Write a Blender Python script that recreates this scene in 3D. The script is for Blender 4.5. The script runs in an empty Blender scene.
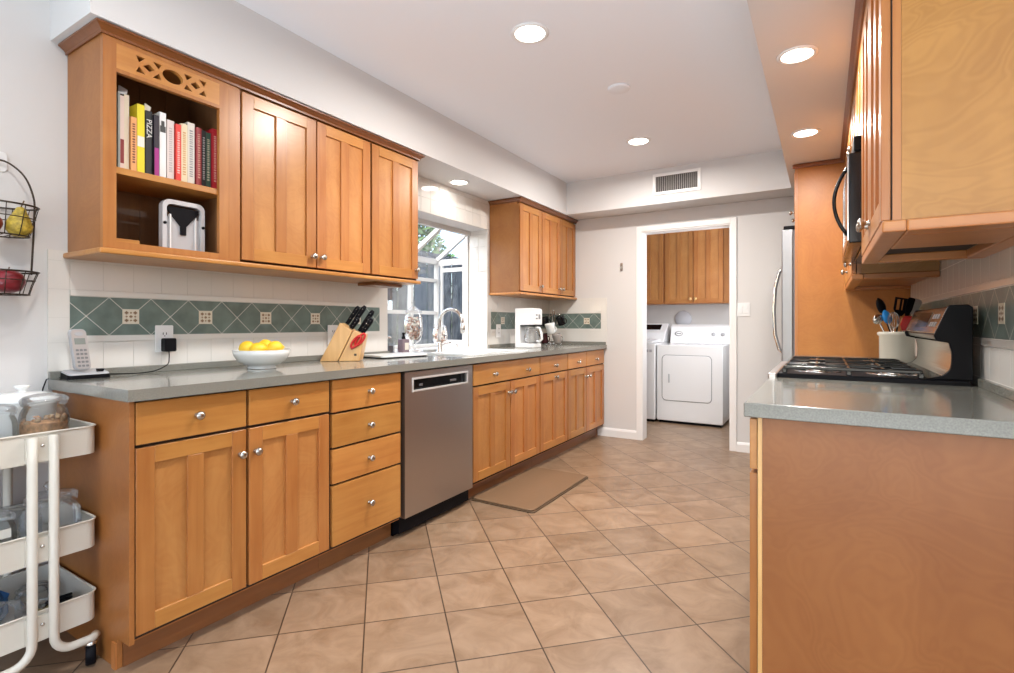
import bpy, bmesh, math, random
from mathutils import Vector, Matrix
random.seed(7)
PI = math.pi
SC = bpy.context.scene
COL = SC.collection

# ---------------------------------------------------------------- camera, world, light
F_PX, YAW, HORIZON, CAM_H = 518.64, 0.548, 324.165, 1.1217
cam_d = bpy.data.cameras.new('camera')
cam = bpy.data.objects.new('camera', cam_d); COL.objects.link(cam)
cam.location = (0, 0, CAM_H); cam.rotation_euler = (PI/2, 0, YAW)
cam_d.sensor_fit = 'HORIZONTAL'; cam_d.sensor_width = 36.0
cam_d.lens = 36.0*F_PX/1014.0
cam_d.shift_y = -(336.5 - HORIZON)/1014.0
cam_d.clip_start = 0.05; cam_d.clip_end = 100
SC.camera = cam

SC.view_settings.view_transform = 'Standard'
SC.view_settings.look = 'None'
SC.view_settings.exposure = 0.0
SC.view_settings.gamma = 1.0
SC.view_settings.use_curve_mapping = False
SC.cycles.use_denoising = True
SC.cycles.max_bounces = 10
SC.cycles.transparent_max_bounces = 24
SC.cycles.sample_clamp_indirect = 4.0
SC.cycles.caustics_reflective = False
SC.cycles.caustics_refractive = False

world = bpy.data.worlds.new('sky'); SC.world = world; world.use_nodes = True
wn = world.node_tree; bg = wn.nodes['Background']
sky = wn.nodes.new('ShaderNodeTexSky'); sky.sky_type = 'NISHITA'
sky.sun_disc = False; sky.sun_elevation = math.radians(50); sky.sun_rotation = math.radians(200)
sky.air_density = 1.0; sky.dust_density = 3.0
wn.links.new(sky.outputs[0], bg.inputs[0]); bg.inputs[1].default_value = 0.9

def area(name, loc, rot, sx, sy, power, color):
    d = bpy.data.lights.new(name, 'AREA'); d.shape = 'RECTANGLE'; d.size = sx; d.size_y = sy
    d.energy = power; d.color = color
    o = bpy.data.objects.new(name, d); COL.objects.link(o); o.location = loc; o.rotation_euler = rot
    return o
# daylight through the big glazed opening behind the photographer and a window of the laundry
area('daylight_rear', (0.9, -3.02, 1.45), (math.radians(112), 0, math.radians(8)), 3.6, 2.1, 14, (0.97, 0.98, 1.0))
ceil_fill = area('added_ceiling_fill', (0.0, -2.0, 0.5), (math.radians(146), 0, math.radians(4)), 2.8, 1.8, 106, (0.73, 0.88, 1.0))  # added upward fill lamp out of view, brightens the ceiling
ceil_fill.data.spread = math.radians(100)
area('daylight_side', (3.30, -0.9, 1.5), (math.radians(108), 0, math.radians(78)), 2.6, 1.9, 5, (0.95, 0.97, 1.0))
area('daylight_laundry', (-0.48, 5.62, 1.55), (PI/2, 0, PI/2), 0.8, 1.0, 22, (0.92, 0.95, 1.0))
DOWN_POWER = 34

# ---------------------------------------------------------------- materials
MATS = {}
def pmat(name, color, rough=0.5, metal=0.0, coat=0.0, spec=0.5, emit=None, estr=0.0, noise=0.0, nscale=8.0, bump=0.0, bscale=200.0):
    m = bpy.data.materials.new(name); m.use_nodes = True
    nt = m.node_tree; b = nt.nodes['Principled BSDF']
    b.inputs['Base Color'].default_value = (*color, 1); b.inputs['Roughness'].default_value = rough
    b.inputs['Metallic'].default_value = metal; b.inputs['Coat Weight'].default_value = coat
    b.inputs['Specular IOR Level'].default_value = spec
    if emit: b.inputs['Emission Color'].default_value = (*emit, 1); b.inputs['Emission Strength'].default_value = estr
    if noise or bump: tc = nt.nodes.new('ShaderNodeTexCoord')
    if noise:
        n = nt.nodes.new('ShaderNodeTexNoise'); n.inputs['Scale'].default_value = nscale; n.inputs['Detail'].default_value = 5
        r = nt.nodes.new('ShaderNodeValToRGB')
        r.color_ramp.elements[0].position = 0.3; r.color_ramp.elements[1].position = 0.7
        r.color_ramp.elements[0].color = (*[c*(1-noise) for c in color], 1)
        r.color_ramp.elements[1].color = (*[min(1, c*(1+noise)) for c in color], 1)
        nt.links.new(tc.outputs['Object'], n.inputs['Vector']); nt.links.new(n.outputs[0], r.inputs[0])
        nt.links.new(r.outputs[0], b.inputs['Base Color'])
    if bump:
        n2 = nt.nodes.new('ShaderNodeTexNoise'); n2.inputs['Scale'].default_value = bscale
        bp = nt.nodes.new('ShaderNodeBump'); bp.inputs['Strength'].default_value = bump; bp.inputs['Distance'].default_value = 0.002
        nt.links.new(tc.outputs['Object'], n2.inputs['Vector']); nt.links.new(n2.outputs[0], bp.inputs['Height'])
        nt.links.new(bp.outputs[0], b.inputs['Normal'])
    MATS[name] = m
    return m

def wood(name, c1, c2, grain='Z', rough=0.32, figure=0.0, coat=0.15, stretch=14.0):
    """varnished maple: fine streaks along the grain, broad colour drift, optional rotary-cut figure"""
    m = bpy.data.materials.new(name); m.use_nodes = True
    nt = m.node_tree; L = nt.links.new; b = nt.nodes['Principled BSDF']
    tc = nt.nodes.new('ShaderNodeTexCoord'); oi = nt.nodes.new('ShaderNodeObjectInfo')
    mp = nt.nodes.new('ShaderNodeMapping')
    sc = {'X': (1, stretch, stretch), 'Y': (stretch, 1, stretch), 'Z': (stretch, stretch, 1)}[grain]
    mp.inputs['Scale'].default_value = sc
    mul = nt.nodes.new('ShaderNodeMath'); mul.operation = 'MULTIPLY'; mul.inputs[1].default_value = 37.0
    L(oi.outputs['Random'], mul.inputs[0])
    ad = nt.nodes.new('ShaderNodeVectorMath'); ad.operation = 'ADD'
    L(tc.outputs['Object'], ad.inputs[0]); L(mul.outputs[0], ad.inputs[1])
    L(ad.outputs[0], mp.inputs['Vector'])
    n1 = nt.nodes.new('ShaderNodeTexNoise'); n1.inputs['Scale'].default_value = 3.0; n1.inputs['Detail'].default_value = 6; n1.inputs['Distortion'].default_value = 0.6
    L(mp.outputs[0], n1.inputs['Vector'])
    n2 = nt.nodes.new('ShaderNodeTexNoise'); n2.inputs['Scale'].default_value = 3.2; n2.inputs['Detail'].default_value = 3; n2.inputs['Distortion'].default_value = 1.4 if figure else 0.8
    L(ad.outputs[0], n2.inputs['Vector'])
    mix = nt.nodes.new('ShaderNodeMix'); mix.inputs[0].default_value = 0.5
    L(n1.outputs[0], mix.inputs[2]); L(n2.outputs[0], mix.inputs[3])
    fac = mix.outputs[0]
    if figure:
        w = nt.nodes.new('ShaderNodeMath'); w.operation = 'MULTIPLY'; w.inputs[1].default_value = 105.0
        L(n2.outputs[0], w.inputs[0])
        s = nt.nodes.new('ShaderNodeMath'); s.operation = 'SINE'; L(w.outputs[0], s.inputs[0])
        s2 = nt.nodes.new('ShaderNodeMath'); s2.operation = 'MULTIPLY_ADD'; s2.inputs[1].default_value = figure; L(s.outputs[0], s2.inputs[0]); L(fac, s2.inputs[2])
        fac = s2.outputs[0]
    r = nt.nodes.new('ShaderNodeValToRGB')
    r.color_ramp.elements[0].position = 0.34; r.color_ramp.elements[0].color = (*c2, 1)
    r.color_ramp.elements[1].position = 0.66; r.color_ramp.elements[1].color = (*c1, 1)
    L(fac, r.inputs[0])
    hv = nt.nodes.new('ShaderNodeHueSaturation'); mv = nt.nodes.new('ShaderNodeMapRange'); mv.inputs['To Min'].default_value = 0.90; mv.inputs['To Max'].default_value = 1.10
    mh = nt.nodes.new('ShaderNodeMapRange'); mh.inputs['To Min'].default_value = 0.502; mh.inputs['To Max'].default_value = 0.496
    L(oi.outputs['Random'], mv.inputs['Value']); L(mv.outputs[0], hv.inputs['Value']); L(oi.outputs['Random'], mh.inputs['Value']); L(mh.outputs[0], hv.inputs['Hue'])
    L(r.outputs[0], hv.inputs['Color']); L(hv.outputs[0], b.inputs['Base Color'])
    b.inputs['Roughness'].default_value = rough; b.inputs['Coat Weight'].default_value = coat; b.inputs['Coat Roughness'].default_value = 0.28
    MATS[name] = m
    return m

def thin_glass(name, tint=(1, 1, 1), refl=1.0, rough=0.0, milk=0.0):
    """thin-walled clear glass: straight-through transparency, fresnel reflection, a little surface haze"""
    m = bpy.data.materials.new(name); m.use_nodes = True
    nt = m.node_tree; nt.nodes.clear(); L = nt.links.new
    out = nt.nodes.new('ShaderNodeOutputMaterial'); mx = nt.nodes.new('ShaderNodeMixShader'); m2 = nt.nodes.new('ShaderNodeMixShader')
    t = nt.nodes.new('ShaderNodeBsdfTransparent'); t.inputs[0].default_value = (*tint, 1)
    df = nt.nodes.new('ShaderNodeBsdfDiffuse'); df.inputs[0].default_value = (0.85, 0.88, 0.90, 1)
    g = nt.nodes.new('ShaderNodeBsdfGlossy'); g.inputs['Roughness'].default_value = rough
    fr = nt.nodes.new('ShaderNodeLayerWeight'); fr.inputs['Blend'].default_value = 0.28
    mu = nt.nodes.new('ShaderNodeMath'); mu.operation = 'MULTIPLY'; mu.inputs[1].default_value = refl; mu.use_clamp = True
    m2.inputs[0].default_value = milk; L(t.outputs[0], m2.inputs[1]); L(df.outputs[0], m2.inputs[2])
    L(fr.outputs['Fresnel'], mu.inputs[0]); L(mu.outputs[0], mx.inputs[0])
    L(m2.outputs[0], mx.inputs[1]); L(g.outputs[0], mx.inputs[2]); L(mx.outputs[0], out.inputs[0])
    MATS[name] = m
    return m

def floor_mat():
    m = bpy.data.materials.new('diagonal_floor_tile'); m.use_nodes = True
    nt = m.node_tree; L = nt.links.new; b = nt.nodes['Principled BSDF']
    tc = nt.nodes.new('ShaderNodeTexCoord')
    sub = nt.nodes.new('ShaderNodeVectorMath'); sub.operation = 'SUBTRACT'; sub.inputs[1].default_value = (-0.617, 2.236, 0)
    L(tc.outputs['Object'], sub.inputs[0])
    rot = nt.nodes.new('ShaderNodeVectorRotate'); rot.rotation_type = 'Z_AXIS'; rot.inputs['Angle'].default_value = PI/4
    L(sub.outputs[0], rot.inputs['Vector'])
    br = nt.nodes.new('ShaderNodeTexBrick'); br.offset = 0.0; br.squash = 1.0
    br.inputs['Scale'].default_value = 1.0; br.inputs['Brick Width'].default_value = 0.3016; br.inputs['Row Height'].default_value = 0.3016
    br.inputs['Mortar Size'].default_value = 0.0028; br.inputs['Mortar Smooth'].default_value = 0.2; br.inputs['Bias'].default_value = 0.0
    br.inputs['Color1'].default_value = (0.0, 0.0, 0.0, 1); br.inputs['Color2'].default_value = (1, 1, 1, 1); br.inputs['Mortar'].default_value = (0.5, 0.5, 0.5, 1)
    L(rot.outputs[0], br.inputs['Vector'])
    # stone clouding, shifted per tile
    sh = nt.nodes.new('ShaderNodeVectorMath'); sh.operation = 'SCALE'; sh.inputs['Scale'].default_value = 9.0
    L(br.outputs['Color'], sh.inputs[0])
    ad = nt.nodes.new('ShaderNodeVectorMath'); ad.operation = 'ADD'; L(tc.outputs['Object'], ad.inputs[0]); L(sh.outputs[0], ad.inputs[1])
    n = nt.nodes.new('ShaderNodeTexNoise'); n.inputs['Scale'].default_value = 5.5; n.inputs['Detail'].default_value = 7; n.inputs['Roughness'].default_value = 0.6; n.inputs['Distortion'].default_value = 1.2
    L(ad.outputs[0], n.inputs['Vector'])
    r = nt.nodes.new('ShaderNodeValToRGB')
    r.color_ramp.elements[0].position = 0.30; r.color_ramp.elements[0].color = (0.205, 0.124, 0.070, 1)
    r.color_ramp.elements[1].position = 0.72; r.color_ramp.elements[1].color = (0.35, 0.236, 0.152, 1)
    L(n.outputs[0], r.inputs[0])
    hs = nt.nodes.new('ShaderNodeHueSaturation')
    v = nt.nodes.new('ShaderNodeMapRange'); v.inputs['To Min'].default_value = 0.90; v.inputs['To Max'].default_value = 1.10
    L(br.outputs['Color'], v.inputs['Value']); L(v.outputs[0], hs.inputs['Value']); L(r.outputs[0], hs.inputs['Color'])
    mx = nt.nodes.new('ShaderNodeMix'); mx.data_type = 'RGBA'
    L(br.outputs['Fac'], mx.inputs[0]); L(hs.outputs[0], mx.inputs[6]); mx.inputs[7].default_value = (0.06, 0.034, 0.02, 1)
    L(mx.outputs[2], b.inputs['Base Color'])
    b.inputs['Roughness'].default_value = 0.33
    inv = nt.nodes.new('ShaderNodeMath'); inv.operation = 'SUBTRACT'; inv.inputs[0].default_value = 1.0; L(br.outputs['Fac'], inv.inputs[1])
    bp = nt.nodes.new('ShaderNodeBump'); bp.inputs['Strength'].default_value = 0.35; bp.inputs['Distance'].default_value = 0.002
    L(inv.outputs[0], bp.inputs['Height']); L(bp.outputs[0], b.inputs['Normal'])
    return m

def steel(name, col=(0.42, 0.40, 0.40), rough=0.32, axis='Z'):
    m = pmat(name, col, rough, 1.0)
    nt = m.node_tree; L = nt.links.new; b = nt.nodes['Principled BSDF']
    tc = nt.nodes.new('ShaderNodeTexCoord'); mp = nt.nodes.new('ShaderNodeMapping')
    mp.inputs['Scale'].default_value = {'Z': (500, 500, 4), 'Y': (500, 4, 500)}[axis]
    n = nt.nodes.new('ShaderNodeTexNoise'); n.inputs['Scale'].default_value = 1.0
    mr = nt.nodes.new('ShaderNodeMapRange'); mr.inputs['To Min'].default_value = rough-0.06; mr.inputs['To Max'].default_value = rough+0.06
    L(tc.outputs['Object'], mp.inputs['Vector']); L(mp.outputs[0], n.inputs['Vector']); L(n.outputs[0], mr.inputs['Value']); L(mr.outputs[0], b.inputs['Roughness'])
    return m

M = MATS
wall_paint = pmat('wall_paint', (0.66, 0.645, 0.635), 0.85, bump=0.08, bscale=120)
ceil_paint = pmat('ceiling_paint', (0.84, 0.85, 0.89), 0.9, bump=0.08, bscale=120)
trim_white = pmat('trim_white', (0.83, 0.82, 0.81), 0.4)
FLOOR = floor_mat()
W1, W2 = (0.46, 0.192, 0.052), (0.355, 0.124, 0.028)
wood_v = wood('maple_vertical', W1, W2, 'Z')
wood_h = wood('maple_horizontal', (0.53, 0.245, 0.062), (0.41, 0.16, 0.034), 'Y')
wood_p = wood('maple_door_panel', (0.52, 0.240, 0.072), (0.41, 0.162, 0.042), 'Z', figure=0.03, stretch=6)
wood_tall = wood('maple_ply_amber', (0.47, 0.190, 0.036), (0.385, 0.140, 0.023), 'Z', figure=0.035, stretch=3.0, rough=0.42, coat=0.05)
wood_x = wood('maple_across', W1, W2, 'X')
wood_panel = wood('maple_ply_panel', (0.37, 0.148, 0.038), (0.29, 0.105, 0.023), 'Z', figure=0.04, stretch=3.0, rough=0.42, coat=0.05)
wood_fig = wood('maple_ply_figured', (0.29, 0.112, 0.030), (0.23, 0.080, 0.019), 'Z', figure=0.045, stretch=2.5, rough=0.42, coat=0.05)
wood_figy = wood('maple_ply_honey', (0.43, 0.205, 0.046), (0.34, 0.150, 0.029), 'Z', figure=0.06, stretch=2.5, rough=0.42, coat=0.05)
wood_crown = wood('maple_crown', (0.22, 0.072, 0.017), (0.16, 0.048, 0.011), 'Y')
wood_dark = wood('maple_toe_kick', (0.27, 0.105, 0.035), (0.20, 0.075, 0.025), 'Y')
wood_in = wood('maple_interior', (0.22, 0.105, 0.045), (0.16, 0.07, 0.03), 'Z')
block_wood = wood('beech_block', (0.72, 0.45, 0.18), (0.60, 0.34, 0.12), 'Z', stretch=20)
gap_shade = pmat('painted_gap_shade', (0.035, 0.018, 0.01), 0.8)  # near-black colour standing in for shade in gaps and recess
quartz = pmat('grey_quartz', (0.215, 0.212, 0.185), 0.16, noise=0.15, nscale=260, coat=0.3)
quartz.node_tree.nodes['Principled BSDF'].inputs['Coat Roughness'].default_value = 0.07
white_tile = pmat('white_tile', (0.74, 0.715, 0.675), 0.18, coat=0.3)
grout = pmat('grout', (0.64, 0.62, 0.58), 0.7)
green_tile = pmat('green_tile', (0.135, 0.185, 0.165), 0.34, noise=0.22, nscale=14)
motif_tile = pmat('motif_tile', (0.72, 0.66, 0.54), 0.4)
motif_brown = pmat('motif_brown', (0.28, 0.18, 0.10), 0.5)
nickel = pmat('nickel', (0.70, 0.67, 0.63), 0.18, 1.0)
knob_nickel = pmat('knob_nickel', (0.50, 0.47, 0.43), 0.24, 1.0)
chrome = pmat('chrome', (0.85, 0.85, 0.86), 0.06, 1.0)
bronze = pmat('dark_bronze', (0.06, 0.045, 0.035), 0.4, 0.8)
dw_steel = steel('dishwasher_steel', (0.50, 0.47, 0.46), 0.34)
fr_steel = steel('fridge_steel', (0.30, 0.305, 0.32), 0.38)
rg_steel = steel('range_steel', (0.62, 0.60, 0.58), 0.16, 'Y')
black_gloss = pmat('black_gloss', (0.004, 0.004, 0.005), 0.14, spec=0.35)
black_satin = pmat('black_satin', (0.005, 0.005, 0.007), 0.45, spec=0.10)
black_iron = pmat('cast_iron', (0.004, 0.004, 0.004), 0.22, spec=0.45)
white_plastic = pmat('white_plastic', (0.80, 0.80, 0.80), 0.3)
white_enamel = pmat('white_enamel', (0.80, 0.80, 0.81), 0.22, coat=0.4)
white_ceramic = pmat('white_ceramic', (0.78, 0.79, 0.78), 0.12, coat=0.4)
cream_ceramic = pmat('cream_stoneware', (0.72, 0.68, 0.58), 0.15, coat=0.5)
cart_white = pmat('cart_powder_coat', (0.64, 0.60, 0.52), 0.38)
grey_plastic = pmat('grey_plastic', (0.42, 0.42, 0.44), 0.35)
mid_grey = pmat('mid_grey', (0.20, 0.20, 0.21), 0.45)
lcd = pmat('lcd_grey', (0.22, 0.24, 0.22), 0.3)
lemon = pmat('lemon_skin', (0.85, 0.56, 0.03), 0.4, bump=0.3, bscale=250)
pear = pmat('pear_skin', (0.44, 0.32, 0.04), 0.5, noise=0.45, nscale=90)
apple = pmat('apple_skin', (0.20, 0.012, 0.02), 0.3, noise=0.4, nscale=18)
stem_brown = pmat('stem_brown', (0.12, 0.07, 0.03), 0.7)
red_plastic = pmat('red_plastic', (0.62, 0.02, 0.02), 0.3)
blue_plastic = pmat('blue_silicone', (0.02, 0.26, 0.70), 0.35)
mat_foam = pmat('mat_vinyl', (0.205, 0.122, 0.066), 0.45, bump=0.25, bscale=90)
mat_edge = pmat('mat_edge', (0.10, 0.06, 0.03), 0.5)
nuts = pmat('nut_brown', (0.48, 0.25, 0.11), 0.6, noise=0.5, nscale=60)
shell_m = pmat('shell_pink', (0.55, 0.36, 0.28), 0.5, noise=0.4, nscale=50)
lavender = pmat('lavender_liquid', (0.24, 0.18, 0.21), 0.15)
paper = pmat('paper', (0.72, 0.68, 0.60), 0.8)
fence_m = wood('weathered_fence', (0.20, 0.20, 0.19), (0.025, 0.026, 0.026), 'Z', rough=0.85, coat=0.0, stretch=9)
leaf_m = pmat('leaf', (0.10, 0.20, 0.05), 0.6, noise=0.5, nscale=3)
soil = pmat('patio_ground', (0.22, 0.21, 0.20), 0.9)
led = pmat('led_lens', (1, 1, 1), 0.5, emit=(1.0, 0.93, 0.82), estr=9.0)
GLASS = thin_glass('window_glass', (0.93, 0.95, 0.95), 0.35)
JAR = thin_glass('jar_glass', (0.97, 0.98, 0.98), 0.8, 0.02, 0.035)
ACRYL = thin_glass('clear_acrylic', (0.95, 0.96, 0.97), 0.7, 0.05, 0.09)
alu = pmat('window_frame_white', (0.60, 0.61, 0.60), 0.45)
drain_dark = pmat('vent_dark', (0.05, 0.045, 0.04), 0.7)
vent_metal = pmat('vent_slat', (0.36, 0.34, 0.33), 0.5)

# ---------------------------------------------------------------- helpers
def ident(a, b, c): return (a, b, c)
def FX(x0):  return lambda a, b, c: (x0 + c, a, b)      # a = Y, b = Z, facing +X
def FXn(x0): return lambda a, b, c: (x0 - c, a, b)      # a = Y, b = Z, facing -X
def FYn(y0): return lambda a, b, c: (a, y0 - c, b)      # a = X, b = Z, facing -Y
def FZ(z0):  return lambda a, b, c: (a, b, z0 + c)      # a = X, b = Y, facing up

def curve(path, n=6):
    P = [Vector(p) for p in path]; out = []
    for i in range(len(P)-1):
        a, b, c, d = P[max(i-1, 0)], P[i], P[i+1], P[min(i+2, len(P)-1)]
        for k in range(n):
            t = k/n; out.append(0.5*((2*b) + (c-a)*t + (2*a-5*b+4*c-d)*t*t + (3*b-a-3*c+d)*t**3))
    return out + [P[-1]]
class MB:
    def __init__(s, tf=ident): s.v = []; s.f = []; s.m = []; s.sm = []; s.tf = tf
    def add(s, vs, fs, mat=0, smooth=False, raw=False):
        k = len(s.v)
        s.v += [Vector(p) if raw else Vector(s.tf(*p)) for p in vs]
        for f in fs: s.f.append([i+k for i in f]); s.m.append(mat); s.sm.append(smooth)
        return s
    def box(s, a0, a1, b0, b1, c0, c1, mat=0):
        vs = [(a, b, c) for a in (a0, a1) for b in (b0, b1) for c in (c0, c1)]
        return s.add(vs, [(0,1,3,2),(4,6,7,5),(0,4,5,1),(2,3,7,6),(0,2,6,4),(1,5,7,3)], mat)
    def prism(s, pts, c0, c1, mat=0, smooth=False):
        n = len(pts)
        vs = [(p[0], p[1], c0) for p in pts] + [(p[0], p[1], c1) for p in pts]
        k = len(s.v)
        s.add(vs, [list(range(n))[::-1], list(range(n, 2*n))], mat)
        for i in range(n):
            j = (i+1) % n
            s.f.append([k+i, k+j, k+n+j, k+n+i]); s.m.append(mat); s.sm.append(smooth)
        return s
    def frame(s, a0, a1, b0, b1, w, c0, c1, mat=0):
        s.box(a0, a0+w, b0, b1, c0, c1, mat); s.box(a1-w, a1, b0, b1, c0, c1, mat)
        s.box(a0+w, a1-w, b0, b0+w, c0, c1, mat); s.box(a0+w, a1-w, b1-w, b1, c0, c1, mat)
        return s
    def lathe(s, prof, base=(0, 0, 0), axis=(0, 0, 1), n=24, mat=0, sx=1.0, sy=1.0, smooth=True):
        ax = Vector(axis).normalized(); q = Vector((0, 0, 1)).rotation_difference(ax).to_matrix(); B = Vector(base)
        vs = []; fs = []; rows = []
        for r, z in prof:
            if r < 1e-6: rows.append([len(vs)]); vs.append(B + q @ Vector((0, 0, z)))
            else:
                rows.append(list(range(len(vs), len(vs)+n)))
                vs += [B + q @ Vector((r*sx*math.cos(2*PI*i/n), r*sy*math.sin(2*PI*i/n), z)) for i in range(n)]
        for A, C in zip(rows, rows[1:]):
            for i in range(n):
                j = (i+1) % n
                if len(A) == 1 and len(C) == 1: break
                if len(A) == 1: fs.append([A[0], C[j], C[i]])
                elif len(C) == 1: fs.append([A[i], A[j], C[0]])
                else: fs.append([A[i], A[j], C[j], C[i]])
        return s.add(vs, fs, mat, smooth, raw=True)
    def tube(s, path, r, n=10, mat=0, closed=False, radii=None, flat=1.0):
        P = [Vector(p) for p in path]; N = len(P); vs = []; fs = []
        up = None
        for i, p in enumerate(P):
            if closed: t = (P[(i+1) % N] - P[i-1])
            else: t = P[min(i+1, N-1)] - P[max(i-1, 0)]
            t.normalize()
            if up is None:
                up = Vector((0, 0, 1)) if abs(t.z) < 0.9 else Vector((1, 0, 0))
            u = (up - t*up.dot(t)).normalized(); w = t.cross(u); up = u
            rr = radii[i] if radii else r
            vs += [p + u*rr*flat*math.cos(2*PI*k/n) + w*rr*math.sin(2*PI*k/n) for k in range(n)]
        for i in range(N if closed else N-1):
            a = i*n; b = ((i+1) % N)*n
            for k in range(n):
                l = (k+1) % n; fs.append([a+k, a+l, b+l, b+k])
        if not closed: fs += [list(range(n))[::-1], list(range((N-1)*n, N*n))]
        return s.add(vs, fs, mat, True, raw=True)
    def build(s, name, mats, parent=None, bevel=0.0, seg=2, at=None, recalc=True):
        if not isinstance(mats, (list, tuple)): mats = [mats]
        root = parent
        while root is not None and root.parent is not None: root = root.parent
        off = Vector(at) if at is not None else (Vector(root.location) if root is not None else Vector((0, 0, 0)))
        me = bpy.data.meshes.new(name)
        me.from_pydata([tuple(v-off) for v in s.v], [], s.f)
        for m in mats: me.materials.append(m)
        me.polygons.foreach_set('material_index', s.m); me.polygons.foreach_set('use_smooth', s.sm)
        if recalc:
            bm = bmesh.new(); bm.from_mesh(me); bmesh.ops.recalc_face_normals(bm, faces=bm.faces); bm.to_mesh(me); bm.free()
        o = bpy.data.objects.new(name, me); COL.objects.link(o)
        if parent is not None: o.parent = parent
        elif at is not None: o.location = off
        if bevel:
            b = o.modifiers.new('bevel', 'BEVEL'); b.width = bevel; b.segments = seg; b.limit_method = 'ANGLE'; b.angle_limit = math.radians(40)
            b.harden_normals = False
        return o

def tag(o, label, cat, group=None, kind=None):
    o['label'] = label; o['category'] = cat
    if group: o['group'] = group
    if kind: o['kind'] = kind
    return o
def thing(name, label, cat, loc=(0, 0, 0), group=None):
    o = bpy.data.objects.new(name, None); COL.objects.link(o); o.location = loc; o.empty_display_size = 0.1
    return tag(o, label, cat, group)
def struct(o): o['kind'] = 'structure'; return o
def dup(root, loc, label=None, rz=None):
    r = root.copy(); COL.objects.link(r); r.location = loc
    if rz is not None: r.rotation_euler = (0, 0, rz)
    if label: r['label'] = label
    for ch in list(root.children):
        c = ch.copy(); COL.objects.link(c); c.parent = r
        for g in list(ch.children):
            d = g.copy(); COL.objects.link(d); d.parent = c
    return r
def arc(cx, cy, r, a0, a1, n=8): return [(cx + r*math.cos(a0+(a1-a0)*i/n), cy + r*math.sin(a0+(a1-a0)*i/n)) for i in range(n+1)]
def rrect(a0, a1, b0, b1, r, n=6):
    return (arc(a1-r, b0+r, r, -PI/2, 0, n) + arc(a1-r, b1-r, r, 0, PI/2, n) + arc(a0+r, b1-r, r, PI/2, PI, n) + arc(a0+r, b0+r, r, PI, 1.5*PI, n))
def text_mesh(name, s, size, matrix, mat, parent):
    cu = bpy.data.curves.new(name, 'FONT'); cu.body = s; cu.size = size; cu.extrude = 0.0003; cu.align_x = 'CENTER'; cu.align_y = 'CENTER'
    t = bpy.data.objects.new(name, cu); COL.objects.link(t)
    dg = bpy.context.evaluated_depsgraph_get(); me = bpy.data.meshes.new_from_object(t.evaluated_get(dg))
    bpy.data.objects.remove(t)
    me.materials.clear(); me.materials.append(mat)
    root = parent
    while root.parent is not None: root = root.parent
    me.transform(Matrix.Translation(-Vector(root.location)) @ matrix)
    o = bpy.data.objects.new(name, me); COL.objects.link(o); o.parent = parent
    return o
def basis(origin, ex, ey, ez):
    m = Matrix((Vector(ex), Vector(ey), Vector(ez))).transposed().to_4x4(); m.translation = Vector(origin); return m

# cabinet parts -------------------------------------------------
def knob(parent, tf, a, b, c=0.0):
    p = Vector(tf(a, b, c)); d = (Vector(tf(a, b, c+1)) - p)
    mb = MB(); mb.lathe([(0, 0), (0.009, 0), (0.009, 0.003), (0.0055, 0.006), (0.0055, 0.013), (0.012, 0.017), (0.0155, 0.022), (0.0155, 0.026), (0.010, 0.031), (0, 0.032)], p, d, 16)
    return mb.build('knob', knob_nickel, parent)
def shaker(name, tf, a0, a1, b0, b1, parent, mat=None, st=0.055, t=0.02):
    mb = MB(tf); mid = (a0+a1)/2; h = st*0.5
    mb.box(a0, a0+st, b0, b1, 0.001, t); mb.box(a1-st, a1, b0, b1, 0.001, t)
    mb.box(a0+st, a1-st, b0, b0+st, 0.001, t, 2); mb.box(a0+st, a1-st, b1-st, b1, 0.001, t, 2)
    mb.box(mid-h, mid+h, b0+st, b1-st, 0.001, t)
    mb.box(a0+st-0.002, mid-h+0.002, b0+st-0.002, b1-st+0.002, 0.003, t-0.010, 1)
    mb.box(mid+h-0.002, a1-st+0.002, b0+st-0.002, b1-st+0.002, 0.003, t-0.010, 1)
    return mb.build(name, [mat or wood_v, wood_p, wood_h if abs(tf(1, 0, 0)[1]-tf(0, 0, 0)[1]) > .5 else wood_x], parent, bevel=0.0012, seg=1)
def slab(name, tf, a0, a1, b0, b1, parent, mat=None, t=0.02):
    return MB(tf).box(a0, a1, b0, b1, 0.001, t).build(name, mat or wood_h, parent, bevel=0.002)

# ---------------------------------------------------------------- the room
ZC, ZS = 2.508, 2.195
WX, BY, RX = -2.5, 4.961, 0.46
OY0, OY1, OZ0, OZ1 = 2.55, 3.762, 0.915, 1.942       # garden window opening in the left wall
struct(MB().box(-2.9, 3.4, -3.2, 7.0, -0.05, 0).build('floor', FLOOR))
struct(MB().box(-2.7, 3.4, -3.2, 7.0, ZC, ZC+0.08).build('ceiling', ceil_paint))
mb = MB()
mb.box(WX-0.19, WX, -3.2, OY0, 0, ZC); mb.box(WX-0.19, WX, OY1, BY, 0, ZC)
mb.box(WX-0.19, WX, OY0, OY1, 0, OZ0-0.04); mb.box(WX-0.19, WX, OY0, OY1, OZ1, ZC)
struct(mb.build('wall_left', wall_paint))
DL, DR, DT = -1.502, -0.701, 2.014                      # doorway
mb = MB(); mb.box(-2.69, DL, BY, BY+0.12, 0, ZC); mb.box(DR, RX+0.12, BY, BY+0.12, 0, ZC); mb.box(DL, DR, BY, BY+0.12, DT, ZC)
struct(mb.build('wall_back', wall_paint))
struct(MB().box(RX, RX+0.12, 1.42, BY, 0, ZC).build('wall_right', wall_paint))
mb = MB(); mb.box(-2.69, -1.3, -3.2, -3.08, 0, ZC); mb.box(3.1, 3.4, -3.2, -3.08, 0, ZC); mb.box(-1.3, 3.1, -3.2, -3.08, 2.35, ZC)
struct(mb.build('wall_rear', wall_paint))
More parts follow.
